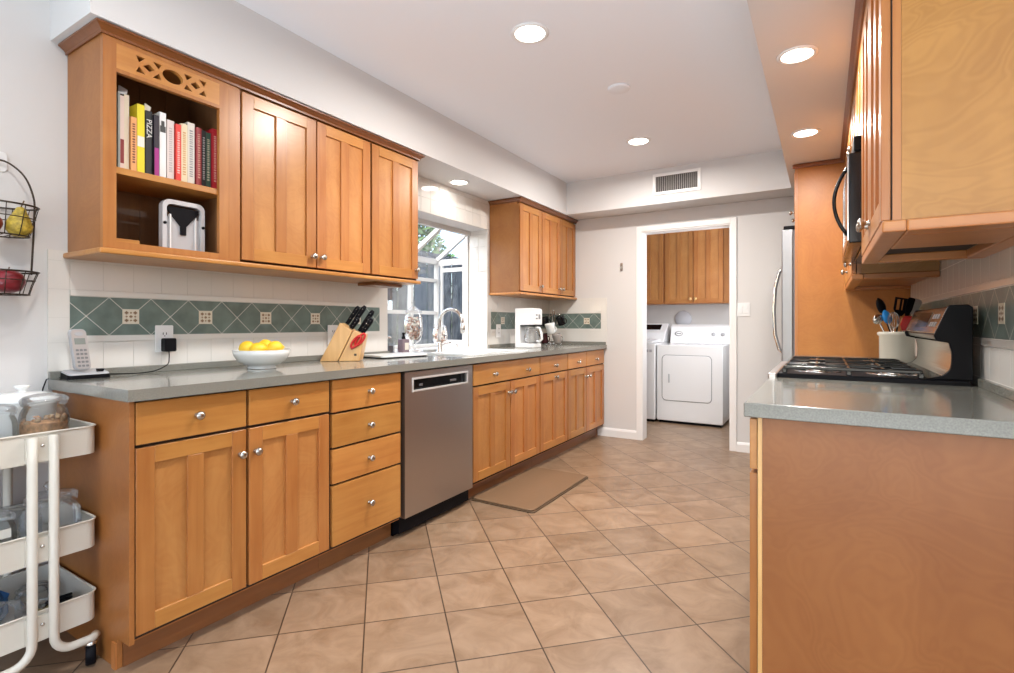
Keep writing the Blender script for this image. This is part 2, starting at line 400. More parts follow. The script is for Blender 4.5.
mb = MB(); mb.box(3.38, 3.5, 0.6, 1.54, 0, ZC); mb.box(3.38, 3.5, -3.2, -2.4, 0, ZC); mb.box(3.38, 3.5, -2.4, 0.6, 2.4, ZC); mb.box(0.58, 3.38, 1.42, 1.54, 0, ZC)
struct(mb.build('wall_family_room', wall_paint))
# soffits
struct(MB().box(WX, -2.153, 0.776, BY, ZS, ZC).build('soffit_left', wall_paint))
struct(MB().box(-2.153, RX, 4.65, BY, ZS, ZC).build('soffit_back', wall_paint))
struct(MB().box(-0.217, RX, -1.2, 4.65, ZS, ZC).build('soffit_right', wall_paint))
# door casing, jambs, baseboards
mb = MB(FYn(BY)); w = 0.048
mb.box(DL-w, DL, 0, DT+w, 0, 0.016); mb.box(DR, DR+w, 0, DT+w, 0, 0.016); mb.box(DL, DR, DT, DT+w, 0, 0.016)
mb.box(DL-0.002, DL+0.012, 0, DT, -0.13, 0.008); mb.box(DR-0.012, DR+0.002, 0, DT, -0.13, 0.008); mb.box(DL, DR, DT-0.012, DT, -0.13, 0.008)
struct(mb.build('door_1', trim_white, bevel=0.003))
def baseboard(name, tf, a0, a1):
    pts = [(0, 0), (0.014, 0), (0.014, 0.065), (0.009, 0.078), (0.004, 0.086), (0, 0.086)]
    mb = MB(lambda a, b, c: tf(c, b, a)); mb.prism(pts, a0, a1); struct(mb.build(name, trim_white))
baseboard('baseboard_back', FYn(BY), -1.95, DL-w)
baseboard('trim_1', FYn(BY), DR+w, -0.25)
baseboard('baseboard_left', FX(WX), -3.0, 0.45)
# laundry room
mb = MB(); mb.box(-2.72, -0.3, 6.78, 6.9, 0, ZC); struct(mb.build('wall_laundry_back', wall_paint))
struct(MB().box(-2.75, -2.64, BY+0.12, 6.78, 0, ZC).build('wall_laundry_left', wall_paint))
struct(MB().box(-0.44, -0.32, BY+0.12, 6.78, 0, ZC).build('wall_laundry_right', wall_paint))

# ---- tiled backsplashes
P = 0.1085
def clip(poly, ax, lim, keep_less):
    out = []
    for i in range(len(poly)):
        p, q = poly[i], poly[(i+1) % len(poly)]
        ip = (p[ax] <= lim) if keep_less else (p[ax] >= lim); iq = (q[ax] <= lim) if keep_less else (q[ax] >= lim)
        if ip: out.append(p)
        if ip != iq:
            t = (lim-p[ax])/(q[ax]-p[ax]); out.append((p[0]+t*(q[0]-p[0]), p[1]+t*(q[1]-p[1])))
    return out
BZ0, BZ1 = 1.076, 1.231; BM = (BZ0+BZ1)/2; BH = BZ1-BZ0
def field(mb, a0, a1, z0, z1, ao, zo):
    g = 0.0012
    i0 = math.floor((a0-ao)/P); i1 = math.ceil((a1-ao)/P); j0 = math.floor((z0-zo)/P); j1 = math.ceil((z1-zo)/P)
    for i in range(i0, i1):
        for j in range(j0, j1):
            x0, x1 = max(a0, ao+i*P)+g, min(a1, ao+(i+1)*P)-g; y0, y1 = max(z0, zo+j*P)+g, min(z1, zo+(j+1)*P)-g
            if x1-x0 > 0.006 and y1-y0 > 0.006: mb.box(x0, x1, y0, y1, 0.003, 0.0075, 0)
def band(mb, a0, a1, phase):
    """green diagonal tiles with cream motif squares on every other crossing; phase = a of one motif"""
    H = BH; g = 0.0014
    k0 = math.floor((a0-phase)/H)-2; k1 = math.ceil((a1-phase)/H)+2
    for k in range(k0, k1):
        for poly in ([(phase+(k+0.5)*H-H/2, BM), (phase+(k+0.5)*H, BM-H/2), (phase+(k+0.5)*H+H/2, BM), (phase+(k+0.5)*H, BM+H/2)],
                     [(phase+k*H-H/2, BZ1), (phase+k*H, BM), (phase+k*H+H/2, BZ1)],
                     [(phase+k*H-H/2, BZ0), (phase+k*H+H/2, BZ0), (phase+k*H, BM)]):
            cx = sum(p[0] for p in poly)/len(poly); cy = sum(p[1] for p in poly)/len(poly)
            q = []
            for p in poly:
                d = math.hypot(p[0]-cx, p[1]-cy); f = 1 - 1.5*g/max(d, 0.01); q.append((cx+(p[0]-cx)*f, cy+(p[1]-cy)*f))
            q = clip(clip(q, 0, a1, True), 0, a0, False)
            if len(q) >= 3: mb.prism(q, 0.003, 0.0072, 1)
        if k % 2 == 0:
            a = phase+k*H; s = 0.031
            if a-s > a0 and a+s < a1:
                mb.box(a-s, a+s, BM-s, BM+s, 0.003, 0.0085, 2)
                for dx, dz, r in ((0, 0, .006), (.016, .016, .007), (-.016, .016, .007), (.016, -.016, .007), (-.016, -.016, .007), (.016, 0, .004), (-.016, 0, .004), (0, .016, .004), (0, -.016, .004)):
                    mb.box(a+dx-r, a+dx+r, BM+dz-r*.5, BM+dz+r*.5, 0.0085, 0.0089, 4); mb.box(a+dx-r*.4, a+dx+r*.4, BM+dz-r, BM+dz+r, 0.0085, 0.0089, 4)
def trims(mb, a0, a1):
    for z0, z1 in ((BZ0-0.024, BZ0-0.002), (BZ1+0.002, BZ1+0.024)):
        mb.box(a0, a1, z0, z1, 0.003, 0.012, 0)
TM = [white_tile, green_tile, motif_tile, grout, motif_brown]
def backsplash(name, tf, rects, ba0, ba1, phase, ao, top=1.405, gd=.0064):
    mb = MB(tf)
    for a0, a1, z0, z1 in rects: mb.box(a0, a1, z0, z1, 0, gd, 3)
    A0, A1 = min(r[0] for r in rects if r[2] < 1), max(r[1] for r in rects if r[2] < 1)
    field(mb, A0, A1, 0.917, BZ0-0.025, ao, BZ0-0.025-3*P)
    field(mb, A0, A1, BZ1+0.025, top, ao, BZ1+0.025)
    for r in rects:
        if r[2] > 1: field(mb, r[0], r[1], r[2], r[3], ao, BZ1+0.025)
    if ba0-A0 > 0.02: field(mb, A0, ba0-0.002, BZ0-0.025, BZ1+0.025, ao, BZ1+0.025)
    if A1-ba1 > 0.02: field(mb, ba1+0.002, A1, BZ0-0.025, BZ1+0.025, ao, BZ1+0.025)
    band(mb, ba0, ba1, phase); trims(mb, ba0, ba1)
    return struct(mb.build(name, TM, bevel=0.0008, seg=1))
backsplash('wall_tile_left', FX(WX), [(0.766, OY0, 0.915, 1.405)], 0.833, 2.475, 1.040, 0.833)
backsplash('wall_tile_window_side', FX(WX), [(OY1, BY-0.01, 0.915, 1.405)], 3.815, BY-0.012, 4.01, 3.815)
mb = MB(FX(WX)); mb.box(2.50, 3.80, OZ1, ZS, 0, 0.004, 3); field(mb, 2.50, 3.80, OZ1, ZS, 2.56, OZ1)
mb.box(2.505, OY0, 1.40, OZ1, 0, .004, 3); mb.box(OY1, 3.80, 1.40, OZ1, 0, .004, 3); field(mb, OY1, 3.80, 1.40, OZ1, OY1, 1.40); field(mb, 2.505, OY0, 1.40, OZ1, 2.505, 1.40)
struct(mb.build('wall_tile_above_window', TM, bevel=0.0008, seg=1))
# tiled reveals of the opening
mb = MB(lambda a, b, c: (a, OY1-c, b)); mb.box(-2.69, WX, OZ0, OZ1, 0, 0.003, 3); field(mb, -2.69, WX+0.006, OZ0, OZ1, WX-2*P+.02, BZ1+0.025)
struct(mb.build('wall_tile_reveal', TM, bevel=0.0008, seg=1))
backsplash('wall_tile_back', FYn(BY), [(-2.492, -1.853, 0.915, 1.388)], -2.49, -1.915, -2.068, -1.915-6*P, top=1.388)
backsplash('wall_tile_right', FXn(RX), [(1.44, 3.985, 0.915, 1.405)], 1.46, 3.98, 2.085, 1.46, gd=.00705)

# ---- garden window (projecting greenhouse window)
GX = -3.05
mb = MB(); w = 0.035
Z0, ZF, ZT = 0.915, 1.70, 1.935
mb.box(GX-0.02, GX+0.02, OY0, OY1, Z0, Z0+0.03); mb.box(GX-0.02, GX+0.02, OY0, OY1, ZF-0.03, ZF+0.02)
for y in (OY0+0.01, 2.98, 3.395, OY1-0.01): mb.box(GX-0.018, GX+0.018, y-0.018, y+0.018, Z0, ZF)
for z in (1.225, 1.52): mb.box(GX-0.014, GX+0.014, OY0, OY1, z-0.016, z+0.016)
def bar(p, q, r, mat=0):
    p = Vector(p); q = Vector(q); t = (q-p).normalized(); u = Vector((0, 1, 0)); n = t.cross(u).normalized()
    vs = [x + u*r*i + n*r*j for x in (p, q) for i in (-1, 1) for j in (-1, 1)]
    mb.add(vs, [(0,1,3,2),(4,6,7,5),(0,4,5,1),(2,3,7,6),(0,2,6,4),(1,5,7,3)], mat, raw=True)
for y in (OY0+0.015, 2.98, 3.38, OY1-0.015): bar((GX, y, ZF), (-2.69, y, ZT), 0.017)
mb.box(-2.71, -2.67, OY0, OY1, ZT-0.03, ZT+0.01)
for y in (OY0+0.012, OY1-0.012):
    mb.box(GX, -2.715, y-0.010, y+0.010, ZF-0.045, ZF+0.01); mb.box(GX, -2.715, y-0.010, y+0.010, Z0, Z0+0.03)
    mb.box(-2.725, -2.69, y-0.012, y+0.012, Z0, ZT); mb.box(GX, GX+0.03, y-0.012, y+0.012, Z0, ZF)
    mb.box(-2.975, -2.75, y-0.010, y+0.010, 1.595, 1.63); mb.box(-2.975, -2.75, y-0.010, y+0.010, Z0+.03, Z0+.065); mb.box(-3.0, -2.975, y-0.010, y+0.010, Z0+.03, ZF-0.045); mb.box(-2.75, -2.726, y-0.010, y+0.010, Z0+.03, ZF-0.045)
wf = mb.build('window_frame', alu, bevel=0.002)
win = bpy.data.objects.new('window_1', None); COL.objects.link(win); win['kind'] = 'structure'
wf.parent = win
mb = MB(); mb.box(GX-0.003, GX+0.003, OY0+.02, OY1-.02, Z0+0.03, ZF-0.02); mb.build('window_glass', GLASS, win)
mb = MB(); mb.prism([(0, 0)], 0, 0) if False else None
mb.add([(GX, OY0+.02, ZF+.01), (GX, OY1-.02, ZF+.01), (-2.70, OY1-.02, ZT-.005), (-2.70, OY0+.02, ZT-.005)], [(0, 1, 2, 3)]); mb.build('roof_glass', GLASS, win)
for y in (OY0+0.012, OY1-0.012):
    mb = MB(); mb.add([(GX+.02, y, Z0+.03), (-2.73, y, Z0+.03), (-2.73, y, ZT-.03), (GX+.02, y, ZF)], [(0, 1, 2, 3)]); mb.build('side_glass', GLASS, win)
mb = MB(); mb.tube([(-2.87, OY1-.03, 1.672), (-2.87, OY1-.04, 1.672), (-2.845, OY1-.045, 1.66)], 0.006, 8); mb.build('window_latch', nickel, win)
mb = MB(); mb.box(GX-0.02, WX+0.004, OY0, OY1, 0.875, 0.915); struct(mb.build('window_sill', white_tile, bevel=0.003))
# outside: fence, ground, shrubs
struct(MB().box(-9, -2.95, -1, 12, -0.35, -0.3).build('ground_outside', soil))
fn = thing('wooden_fence', 'weathered blue grey board fence outside the garden window', 'fence', (-4.7, 5.0, -0.3))
mb = MB()
y = 3.6; k = 0
while y < 9.6:
    wd = 0.13 + 0.03*random.random(); mb.box(-4.72-0.015*(k % 2), -4.70-0.015*(k % 2), y, y+wd-0.012, -0.3, 2.12 + 0.02*random.random()); y += wd; k += 1
mb.build('board_panel', fence_m, fn)
mb = MB(); mb.box(-4.78, -4.74, 3.6, 9.6, 1.4, 1.5); mb.box(-4.78, -4.74, 3.6, 9.6, 0.1, 0.2); mb.build('rail', fence_m, fn)
for yy in (3.8, 5.6, 7.4, 9.2): MB().box(-4.88, -4.78, yy-.05, yy+.05, -0.3, 1.85).build('post', fence_m, fn)
def shrub(name, label, loc, sx, sy, h, n, group=None):
    t = thing(name, label, 'shrub', loc, group)
    mb = MB(); c = Vector(loc)
    for i in range(n):
        th = random.random()*2*PI; rr = random.random()**0.5; z = h*(0.12+0.88*random.random()); k = math.sin(PI*min(0.97, 0.15+0.8*z/h))
        p = c + Vector((sx*rr*k*math.cos(th), sy*rr*k*math.sin(th), z))
        u = Vector((random.uniform(-1, 1), random.uniform(-1, 1), random.uniform(-1, 1))).normalized(); v = u.orthogonal().normalized(); l = random.uniform(.05, .10)
        mb.add([p-u*l, p+v*l*.45, p+u*l, p-v*l*.45], [(0, 1, 2, 3)], raw=True)
    mb.build('foliage', leaf_m, t, recalc=False)
    mb = MB()
    for i in range(5):
        a = i*2*PI/5; mb.tube([c, c+Vector((sx*.3*math.cos(a), sy*.3*math.sin(a), h*.5)), c+Vector((sx*.5*math.cos(a), sy*.5*math.sin(a), h*.85))], .03, 6, radii=[.04, .025, .01])
    mb.build('stem', stem_brown, t)
shrub('leafy_shrub', 'green leafy shrub rising behind the fence, seen through the window side pane', (-5.9, 6.9, -0.3), .7, 1.3, 3.2, 1500)

# ---------------------------------------------------------------- left base run
FB = FX(-1.895)
def carcass(root, y0, y1, notch=True, zt=0.876, x0=-2.488, xf=-1.896, xt=-1.955):
    mb = MB(FX(0)); mb.box(y0, y1, 0.10, zt, x0, xf); o = mb.build('body', wood_v, root)
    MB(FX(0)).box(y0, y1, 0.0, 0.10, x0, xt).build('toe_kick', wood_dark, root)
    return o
def frontgap(root, y0, y1, z0, z1, x=-1.896):
    MB(FX(0)).box(y0, y1, z0, z1, x, x+0.0012).build('gap_shade_sheet', gap_shade, root)  # flat dark sheet on the carcass, painted shade between the fronts
c1 = thing('base_cabinet', 'two drawer, two door maple base cabinet at the near end beside the white cart', 'cabinet', (-2.19, 1.18, 0))
carcass(c1, 0.794, 1.562); frontgap(c1, .794, 1.562, .105, .876)
MB(lambda a, b, c: (a, c, b)).prism([(-2.49, 0), (-1.958, 0), (-1.958, 0.10), (-1.876, 0.10), (-1.876, 0.876), (-2.49, 0.876)], 0.778, 0.7935).build('end_panel', wood_panel, c1, bevel=0.0015)
MB().box(-1.985, -1.958, 0.772, 0.7778, 0.0, 0.085).build('corner_block', wood_v, c1)
for a0, a1, ka in ((0.797, 1.168, 0.986), (1.180, 1.556, 1.368)):
    d = slab('drawer', FB, a0, a1, 0.733, 0.870, c1); knob(d, FB, ka, 0.803, 0.02)
for a0, a1, ka in ((0.797, 1.168, 1.143), (1.180, 1.556, 1.205)):
    d = shaker('door', FB, a0, a1, 0.122, 0.722, c1); knob(d, FB, ka, 0.632, 0.02)
c2 = thing('drawer_cabinet', 'four drawer maple base cabinet left of the dishwasher', 'cabinet', (-2.19, 1.79, 0))
carcass(c2, 1.563, 2.022); frontgap(c2, 1.563, 2.022, .105, .876)
for z0, z1, kz in ((0.725, 0.870, 0.799), (0.566, 0.715, 0.637), (0.403, 0.556, 0.477), (0.122, 0.393, 0.262)):
    d = slab('drawer', FB, 1.574, 2.012, z0, z1, c2); knob(d, FB, 1.793, kz, 0.02)
c3 = thing('sink_cabinet', 'maple sink base cabinet with two knobs on its false drawer, right of dishwasher', 'cabinet', (-2.19, 3.11, 0))
mb = MB(FX(0)); mb.box(2.652, 3.566, 0.10, 0.66, -2.488, -1.896); mb.box(2.652, 3.566, .66, .876, -1.93, -1.896); mb.box(2.652, 2.70, .66, .876, -2.488, -1.93); mb.box(3.53, 3.566, .66, .876, -2.488, -1.93); mb.build('body', wood_v, c3)
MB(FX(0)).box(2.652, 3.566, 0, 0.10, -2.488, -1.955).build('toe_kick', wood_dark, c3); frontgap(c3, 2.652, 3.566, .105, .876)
d = slab('false_drawer_front', FB, 2.668, 3.558, 0.733, 0.868, c3); knob(d, FB, 2.906, 0.79, 0.02); knob(d, FB, 3.356, 0.786, 0.02)
for a0, a1, ka in ((2.668, 3.116, 3.094), (3.126, 3.558, 3.150)):
    d = shaker('door', FB, a0, a1, 0.125, 0.722, c3); knob(d, FB, ka, 0.647, 0.02)
c4 = thing('narrow_base_cabinet', 'maple base cabinet of one drawer over one door, right of sink cabinet', 'cabinet', (-2.19, 3.82, 0))
carcass(c4, 3.567, 4.078); frontgap(c4, 3.567, 4.078, .105, .876)
d = slab('drawer', FB, 3.572, 4.07, 0.733, 0.868, c4); knob(d, FB, 3.82, 0.785, 0.02)
d = shaker('door', FB, 3.572, 4.07, 0.125, 0.722, c4); knob(d, FB, 3.83, 0.690, 0.02)
c5 = thing('base_cabinet', 'two drawer, two door maple base cabinet against the far wall below mug stand', 'cabinet', (-2.19, 4.51, 0))
carcass(c5, 4.079, 4.955); frontgap(c5, 4.079, 4.955, .105, .876)
for a0, a1 in ((4.085, 4.488), (4.498, 4.935)):
    d = slab('drawer', FB, a0, a1, 0.733, 0.868, c5); knob(d, FB, (a0+a1)/2, 0.785, 0.02)
for a0, a1, ka in ((4.085, 4.488, 4.455), (4.498, 4.935, 4.53)):
    d = shaker('door', FB, a0, a1, 0.125, 0.722, c5); knob(d, FB, ka, 0.640, 0.02)
# dishwasher
dw = thing('dishwasher', 'stainless steel dishwasher with black pocket handle under the left counter', 'dishwasher', (-2.19, 2.337, 0))
MB(FX(0)).box(2.026, 2.648, 0.02, 0.872, -2.48, -1.90).build('body', black_satin, dw)
mb = MB(FX(-1.90)); t = 0.036
mb.box(2.032, 2.642, 0.105, 0.766, 0.001, t); mb.box(2.032, 2.642, 0.830, 0.868, 0.001, t); mb.box(2.032, 2.091, .766, .830, .001, t); mb.box(2.588, 2.642, .766, .830, .001, t)
dd = mb.build('door', dw_steel, dw)
MB(FX(-1.90)).frame(2.087, 2.592, 0.760, 0.836, 0.010, 0.030, 0.0395).build('handle_trim', pmat('trim_satin', (.72, .71, .70), .45, .6), dd, bevel=0.001)
MB(FX(-1.90)).box(2.091, 2.588, 0.766, 0.830, 0.002, 0.016).build('handle_pocket', black_gloss, dd)
for ya, yb in ((2.165, 2.195), (2.44, 2.50)): MB(FX(-1.884)).box(ya, yb, .784, .797, 0, .0008).build('control_mark', mid_grey, dd)
MB(FX(0)).box(2.026, 2.648, 0.0, 0.10, -2.2, -1.945).build('toe_kick', black_satin, dw)
# countertop with sink cut-out
SY0, SY1, SX0, SX1 = 2.76, 3.50, -2.37, -1.965
ct = thing('countertop', 'long grey quartz countertop along the left wall under the window', 'countertop', (-2.18, 2.86, 0.877))
mb = MB(); zb, zt = 0.8775, 0.915
mb.box(-2.49, -1.853, 0.766, SY0, zb, zt); mb.box(-2.49, -1.853, SY1, 4.955, zb, zt); mb.box(-2.49, SX0, SY0, SY1, zb, zt); mb.box(SX1, -1.853, SY0, SY1, zb, zt)
mb.build('slab', quartz, ct)
for bb in ((-2.491, -2.474, 0.766, OY0), (-2.491, -2.474, OY1, 4.95), (-2.4735, -1.86, 4.935, 4.951)): MB().box(*bb, zt+.0002, 0.943).build('upstand', quartz, ct, bevel=0.002)
sk = thing('sink', 'white drop in kitchen sink in the counter below the garden window', 'sink', (-2.17, 3.13, 0.9155))
mb = MB(); zr = 0.9158
mb.prism(rrect(SX0-.025, SX1+.025, SY0-.02, SY1+.02, .05), zr, zr+.008); mb2 = MB()
def ring(pts, z): return [(p[0], p[1], z) for p in pts]
o1 = rrect(SX0-.028, SX1+.028, SY0-.025, SY1+.025, .05); o2 = rrect(SX0+.025, SX1-.025, SY0+.02, SY1-.02, .06); o3 = rrect(SX0+.045, SX1-.045, SY0+.04, SY1-.04, .06)
mb = MB(); n = len(o1); L = [ring(o1, zr), ring(o1, zr+.007), ring(o2, zr+.009), ring(o3, .73), ring(o3, .722), ring(rrect(SX0+.015, SX1-.015, SY0+.01, SY1-.01, .06), .722), ring(rrect(SX0+.012, SX1-.012, SY0+.007, SY1-.007, .06), zr)]
vs = sum(L, []); fs = []
for q in range(len(L)-1):
    for i in range(n): j = (i+1) % n; fs.append((q*n+i, q*n+j, (q+1)*n+j, (q+1)*n+i))
for i in range(n): j = (i+1) % n; fs.append((6*n+i, 6*n+j, j, i))
fs.append(tuple(range(3*n, 4*n)))
mb.add(vs, fs, raw=True).build('basin', white_ceramic, sk, recalc=False)
MB().lathe([(0, .7305), (.04, .7305), (.04, .733), (0, .7335)], (-2.17, 3.13, 0)).build('drain', nickel, sk)
# faucet
fx, fy = -2.43, 3.02
fa = thing('faucet', 'brushed nickel gooseneck faucet behind the sink', 'faucet', (fx, fy, .915))
MB().lathe([(0, .9155), (.028, .9155), (.028, .922), (.02, .93), (.02, .985), (.016, .99), (0, .99)], (fx, fy, 0)).build('base', nickel, fa)
pth = [(fx, fy, .98), (fx, fy, 1.13)] + [(fx+.105+.105*math.cos(a), fy, 1.13+.10*math.sin(a)) for a in [PI*(1-i/12) for i in range(1, 12)]] + [(fx+.212, fy, 1.115)]
MB().tube(pth, .0125, 12).build('spout', nickel, fa)
MB().lathe([(0, 0), (.016, 0), (.019, .04), (.017, .07), (.012, .075)], (fx+.213, fy, 1.055)).build('spray_head', nickel, fa)
MB().tube([(fx, fy+.018, .965), (fx+.01, fy+.05, .975), (fx+.03, fy+.10, .985)], .006, 8).build('lever', nickel, fa)
sd = thing('soap_dispenser', 'small nickel counter soap pump right of the faucet', 'soap dispenser', (-2.42, 3.22, .915))
MB().lathe([(0, .9155), (.017, .9155), (.017, .925), (.010, .93), (.010, .955), (0, .956)], (-2.42, 3.22, 0)).build('base', nickel, sd)
MB().tube([(-2.42, 3.22, .95), (-2.42, 3.22, .972), (-2.37, 3.22, .972), (-2.36, 3.22, .966)], .006, 8).build('nozzle', nickel, sd)

# ---------------------------------------------------------------- left upper run
FU = FX(-2.21)          # door backs; fronts at -2.19
XB = -2.493
oc = thing('open_bookcase_cabinet', 'open fronted maple wall cabinet with fretwork rail, holding cookbooks', 'cabinet', (-2.34, 1.08, 1.395))
mb = MB(); mb.box(XB, -2.21, .826, .846, 1.395, 2.19); mb.box(XB, -2.21, 1.275, 1.335, 1.395, 2.19); mb.box(XB, -2.21, .846, 1.275, 2.15, 2.19)
mb.build('side', wood_panel, oc)
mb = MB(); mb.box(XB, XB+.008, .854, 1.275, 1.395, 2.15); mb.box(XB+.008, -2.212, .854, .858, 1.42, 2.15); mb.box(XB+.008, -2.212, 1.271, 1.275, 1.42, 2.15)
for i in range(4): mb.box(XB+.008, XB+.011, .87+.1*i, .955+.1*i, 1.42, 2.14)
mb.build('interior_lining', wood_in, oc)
MB().box(XB+.008, -2.211, .858, 1.271, 1.395, 1.420).build('bottom_board', wood_h, oc)
MB().box(XB+.012, -2.20, .858, 1.271, 1.672, 1.697).build('shelf', wood_h, oc, bevel=.002)
mb = MB(FX(-2.21)); mb.box(.826, .868, 1.395, 2.19, 0.0005, .02); mb.box(1.244, 1.285, 1.395, 2.19, 0.0005, .02); mb.box(1.286, 1.335, 1.395, 2.19, .0005, .019)
mb.box(.868, 1.244, 1.395, 1.422, .0005, .02); mb.box(.868, 1.244, 2.142, 2.19, .0005, .02); mb.box(.868, 1.244, 2.038, 2.052, .0005, .02)
ff = mb.build('face_frame', wood_v, oc)
# fretwork rail with real holes
cu = bpy.data.curves.new('fret', 'CURVE'); cu.dimensions = '2D'; cu.fill_mode = 'BOTH'; cu.extrude = .0097
def spl(pts):
    s = cu.splines.new('POLY'); s.points.add(len(pts)-1); s.use_cyclic_u = True
    for p, q in zip(s.points, pts): p.co = (q[0], q[1], 0, 1)
spl([(.868, 2.052), (1.244, 2.052), (1.244, 2.142), (.868, 2.142)])
spl([(1.060+.038*math.cos(i*PI/12), 2.096+.026*math.sin(i*PI/12)) for i in range(24)])
for cx in (.975, 1.146):
    cz, h, s = 2.096, .044, .030
    spl([(cx-.020, cz), (cx, cz-.014), (cx+.020, cz), (cx, cz+.014)])
    for sx in (-1, 1):
        for sz in (-1, 1):
            spl([(cx+sx*h, cz+sz*s), (cx+sx*(h-.031), cz+sz*s), (cx+sx*(h-.010), cz+sz*(s-.022))][::(1 if sx*sz > 0 else -1)])
co = bpy.data.objects.new('fret', cu); COL.objects.link(co)
me = bpy.data.meshes.new_from_object(co.evaluated_get(bpy.context.evaluated_depsgraph_get())); bpy.data.objects.remove(co)
mt = Matrix(((0, 0, 1, -2.1999), (1, 0, 0, 0), (0, 1, 0, 0), (0, 0, 0, 1))); me.transform(Matrix.Translation(-Vector(oc.location)) @ mt)
me.materials.clear(); me.materials.append(wood_h); fo = bpy.data.objects.new('fretwork_rail', me); COL.objects.link(fo); fo.parent = oc

def upper(name, label, y0, y1, doors, knobs, b=1.395):
    t = thing(name, label, 'cabinet', (-2.34, (y0+y1)/2, b))
    MB().box(XB, -2.211, y0, y1, b, 2.19).build('body', wood_v, t)
    MB(FX(-2.211)).box(y0, y1, b+.005, 2.15, 0, .001).build('gap_shade_sheet', gap_shade, t)
    for (a0, a1), ka in zip(doors, knobs):
        d = shaker('door', FU, a0, a1, b+.012, 2.150, t)
        if ka: knob(d, FU, ka, 1.462, .02)
    return t
upper('wall_cabinet', 'two door maple wall cabinet right of the open bookcase cabinet', 1.336, 2.110, [(1.345, 1.736), (1.744, 2.104)], [1.712, 1.768])
t = upper('wall_cabinet', 'single door maple wall cabinet left of the garden window', 2.111, 2.514, [(2.118, 2.508)], [2.485])
cr = MB(lambda a, b, c: (a, c, b))
def crown(name, label, y0, y1, endn=True, endf=True, lab=None):
    # profile swept along Y with mitred returns
    prof = [(0.0, 0.0), (0.005, 0.0), (0.006, 0.009), (0.011, 0.015), (0.023, 0.024), (0.028, 0.026), (0.028, 0.032), (0.0, 0.032)]
    mb = MB(); z0 = 2.158; vs = []; fs = []; k = len(prof)
    path = []
    for o, z in prof: pass
    rings = []
    def R(fn): rings.append([fn(o, z) for o, z in prof])
    if endn: R(lambda o, z: (XB, y0-o-.002, z0+z))
    R(lambda o, z: (-2.189+o, y0-(o+.002 if endn else 0), z0+z)); R(lambda o, z: (-2.189+o, y1+(o+.002 if endf else 0), z0+z))
    if endf: R(lambda o, z: (XB, y1+o+.002, z0+z))
    for r in rings: vs += r
    for i in range(len(rings)-1):
        for j in range(k): l = (j+1) % k; fs.append((i*k+j, i*k+l, (i+1)*k+l, (i+1)*k+j))
    fs += [tuple(range(k))[::-1], tuple(range((len(rings)-1)*k, len(rings)*k))]
    mb.add(vs, fs, raw=True); o = mb.build(name, wood_crown, at=(-2.19, (y0+y1)/2, z0)); tag(o, label, 'moulding'); return o
crown('crown_moulding', 'dark stained crown moulding over the cabinets left of the window', .826, 2.514)
crown('crown_moulding', 'dark stained crown moulding over the wall cabinets right of the window', 3.796, 4.955, True, False)
def rail(label, y0, y1):
    mb = MB(lambda a, b, c: (a, c, b))
    pr = [(0, 0), (.004, -.002), (.010, -.012), (.010, -.022), (0, -.024)]
    mb2 = MB(); mb2.box(-2.493, -2.172, y0-.016, y1+.006, 1.374, 1.3945)
    o = mb2.build('light_rail', wood_h, at=(-2.2, (y0+y1)/2, 1.372), bevel=.006, seg=3); tag(o, label, 'moulding')
rail('maple light rail board under the wall cabinets left of the window', .826, 2.512)
rail('maple light rail board under the wall cabinets right of the window', 3.796, 4.945)
MB_ul = MB().box(-2.40, -2.26, 2.20, 2.44, 1.352, 1.3715).build('under_cabinet_light', wood_dark, at=(-2.33, 2.32, 1.36), bevel=.004); tag(MB_ul, 'slim dark under cabinet light below the cabinet left of the window', 'light')
t6 = upper('wall_cabinet', 'single door end of the maple wall cabinets right of the window, above coffee maker', 3.792, 4.205, [(3.803, 4.198)], [4.168])
MB().box(-2.489, -2.196, 3.787, 3.7915, 1.40, 2.14).build('end_panel', wood_panel, t6)
upper('wall_cabinet', 'two door maple wall cabinet in the far left corner above the mug stand', 4.206, 4.953, [(4.212, 4.583), (4.590, 4.948)], [4.555, 4.62])

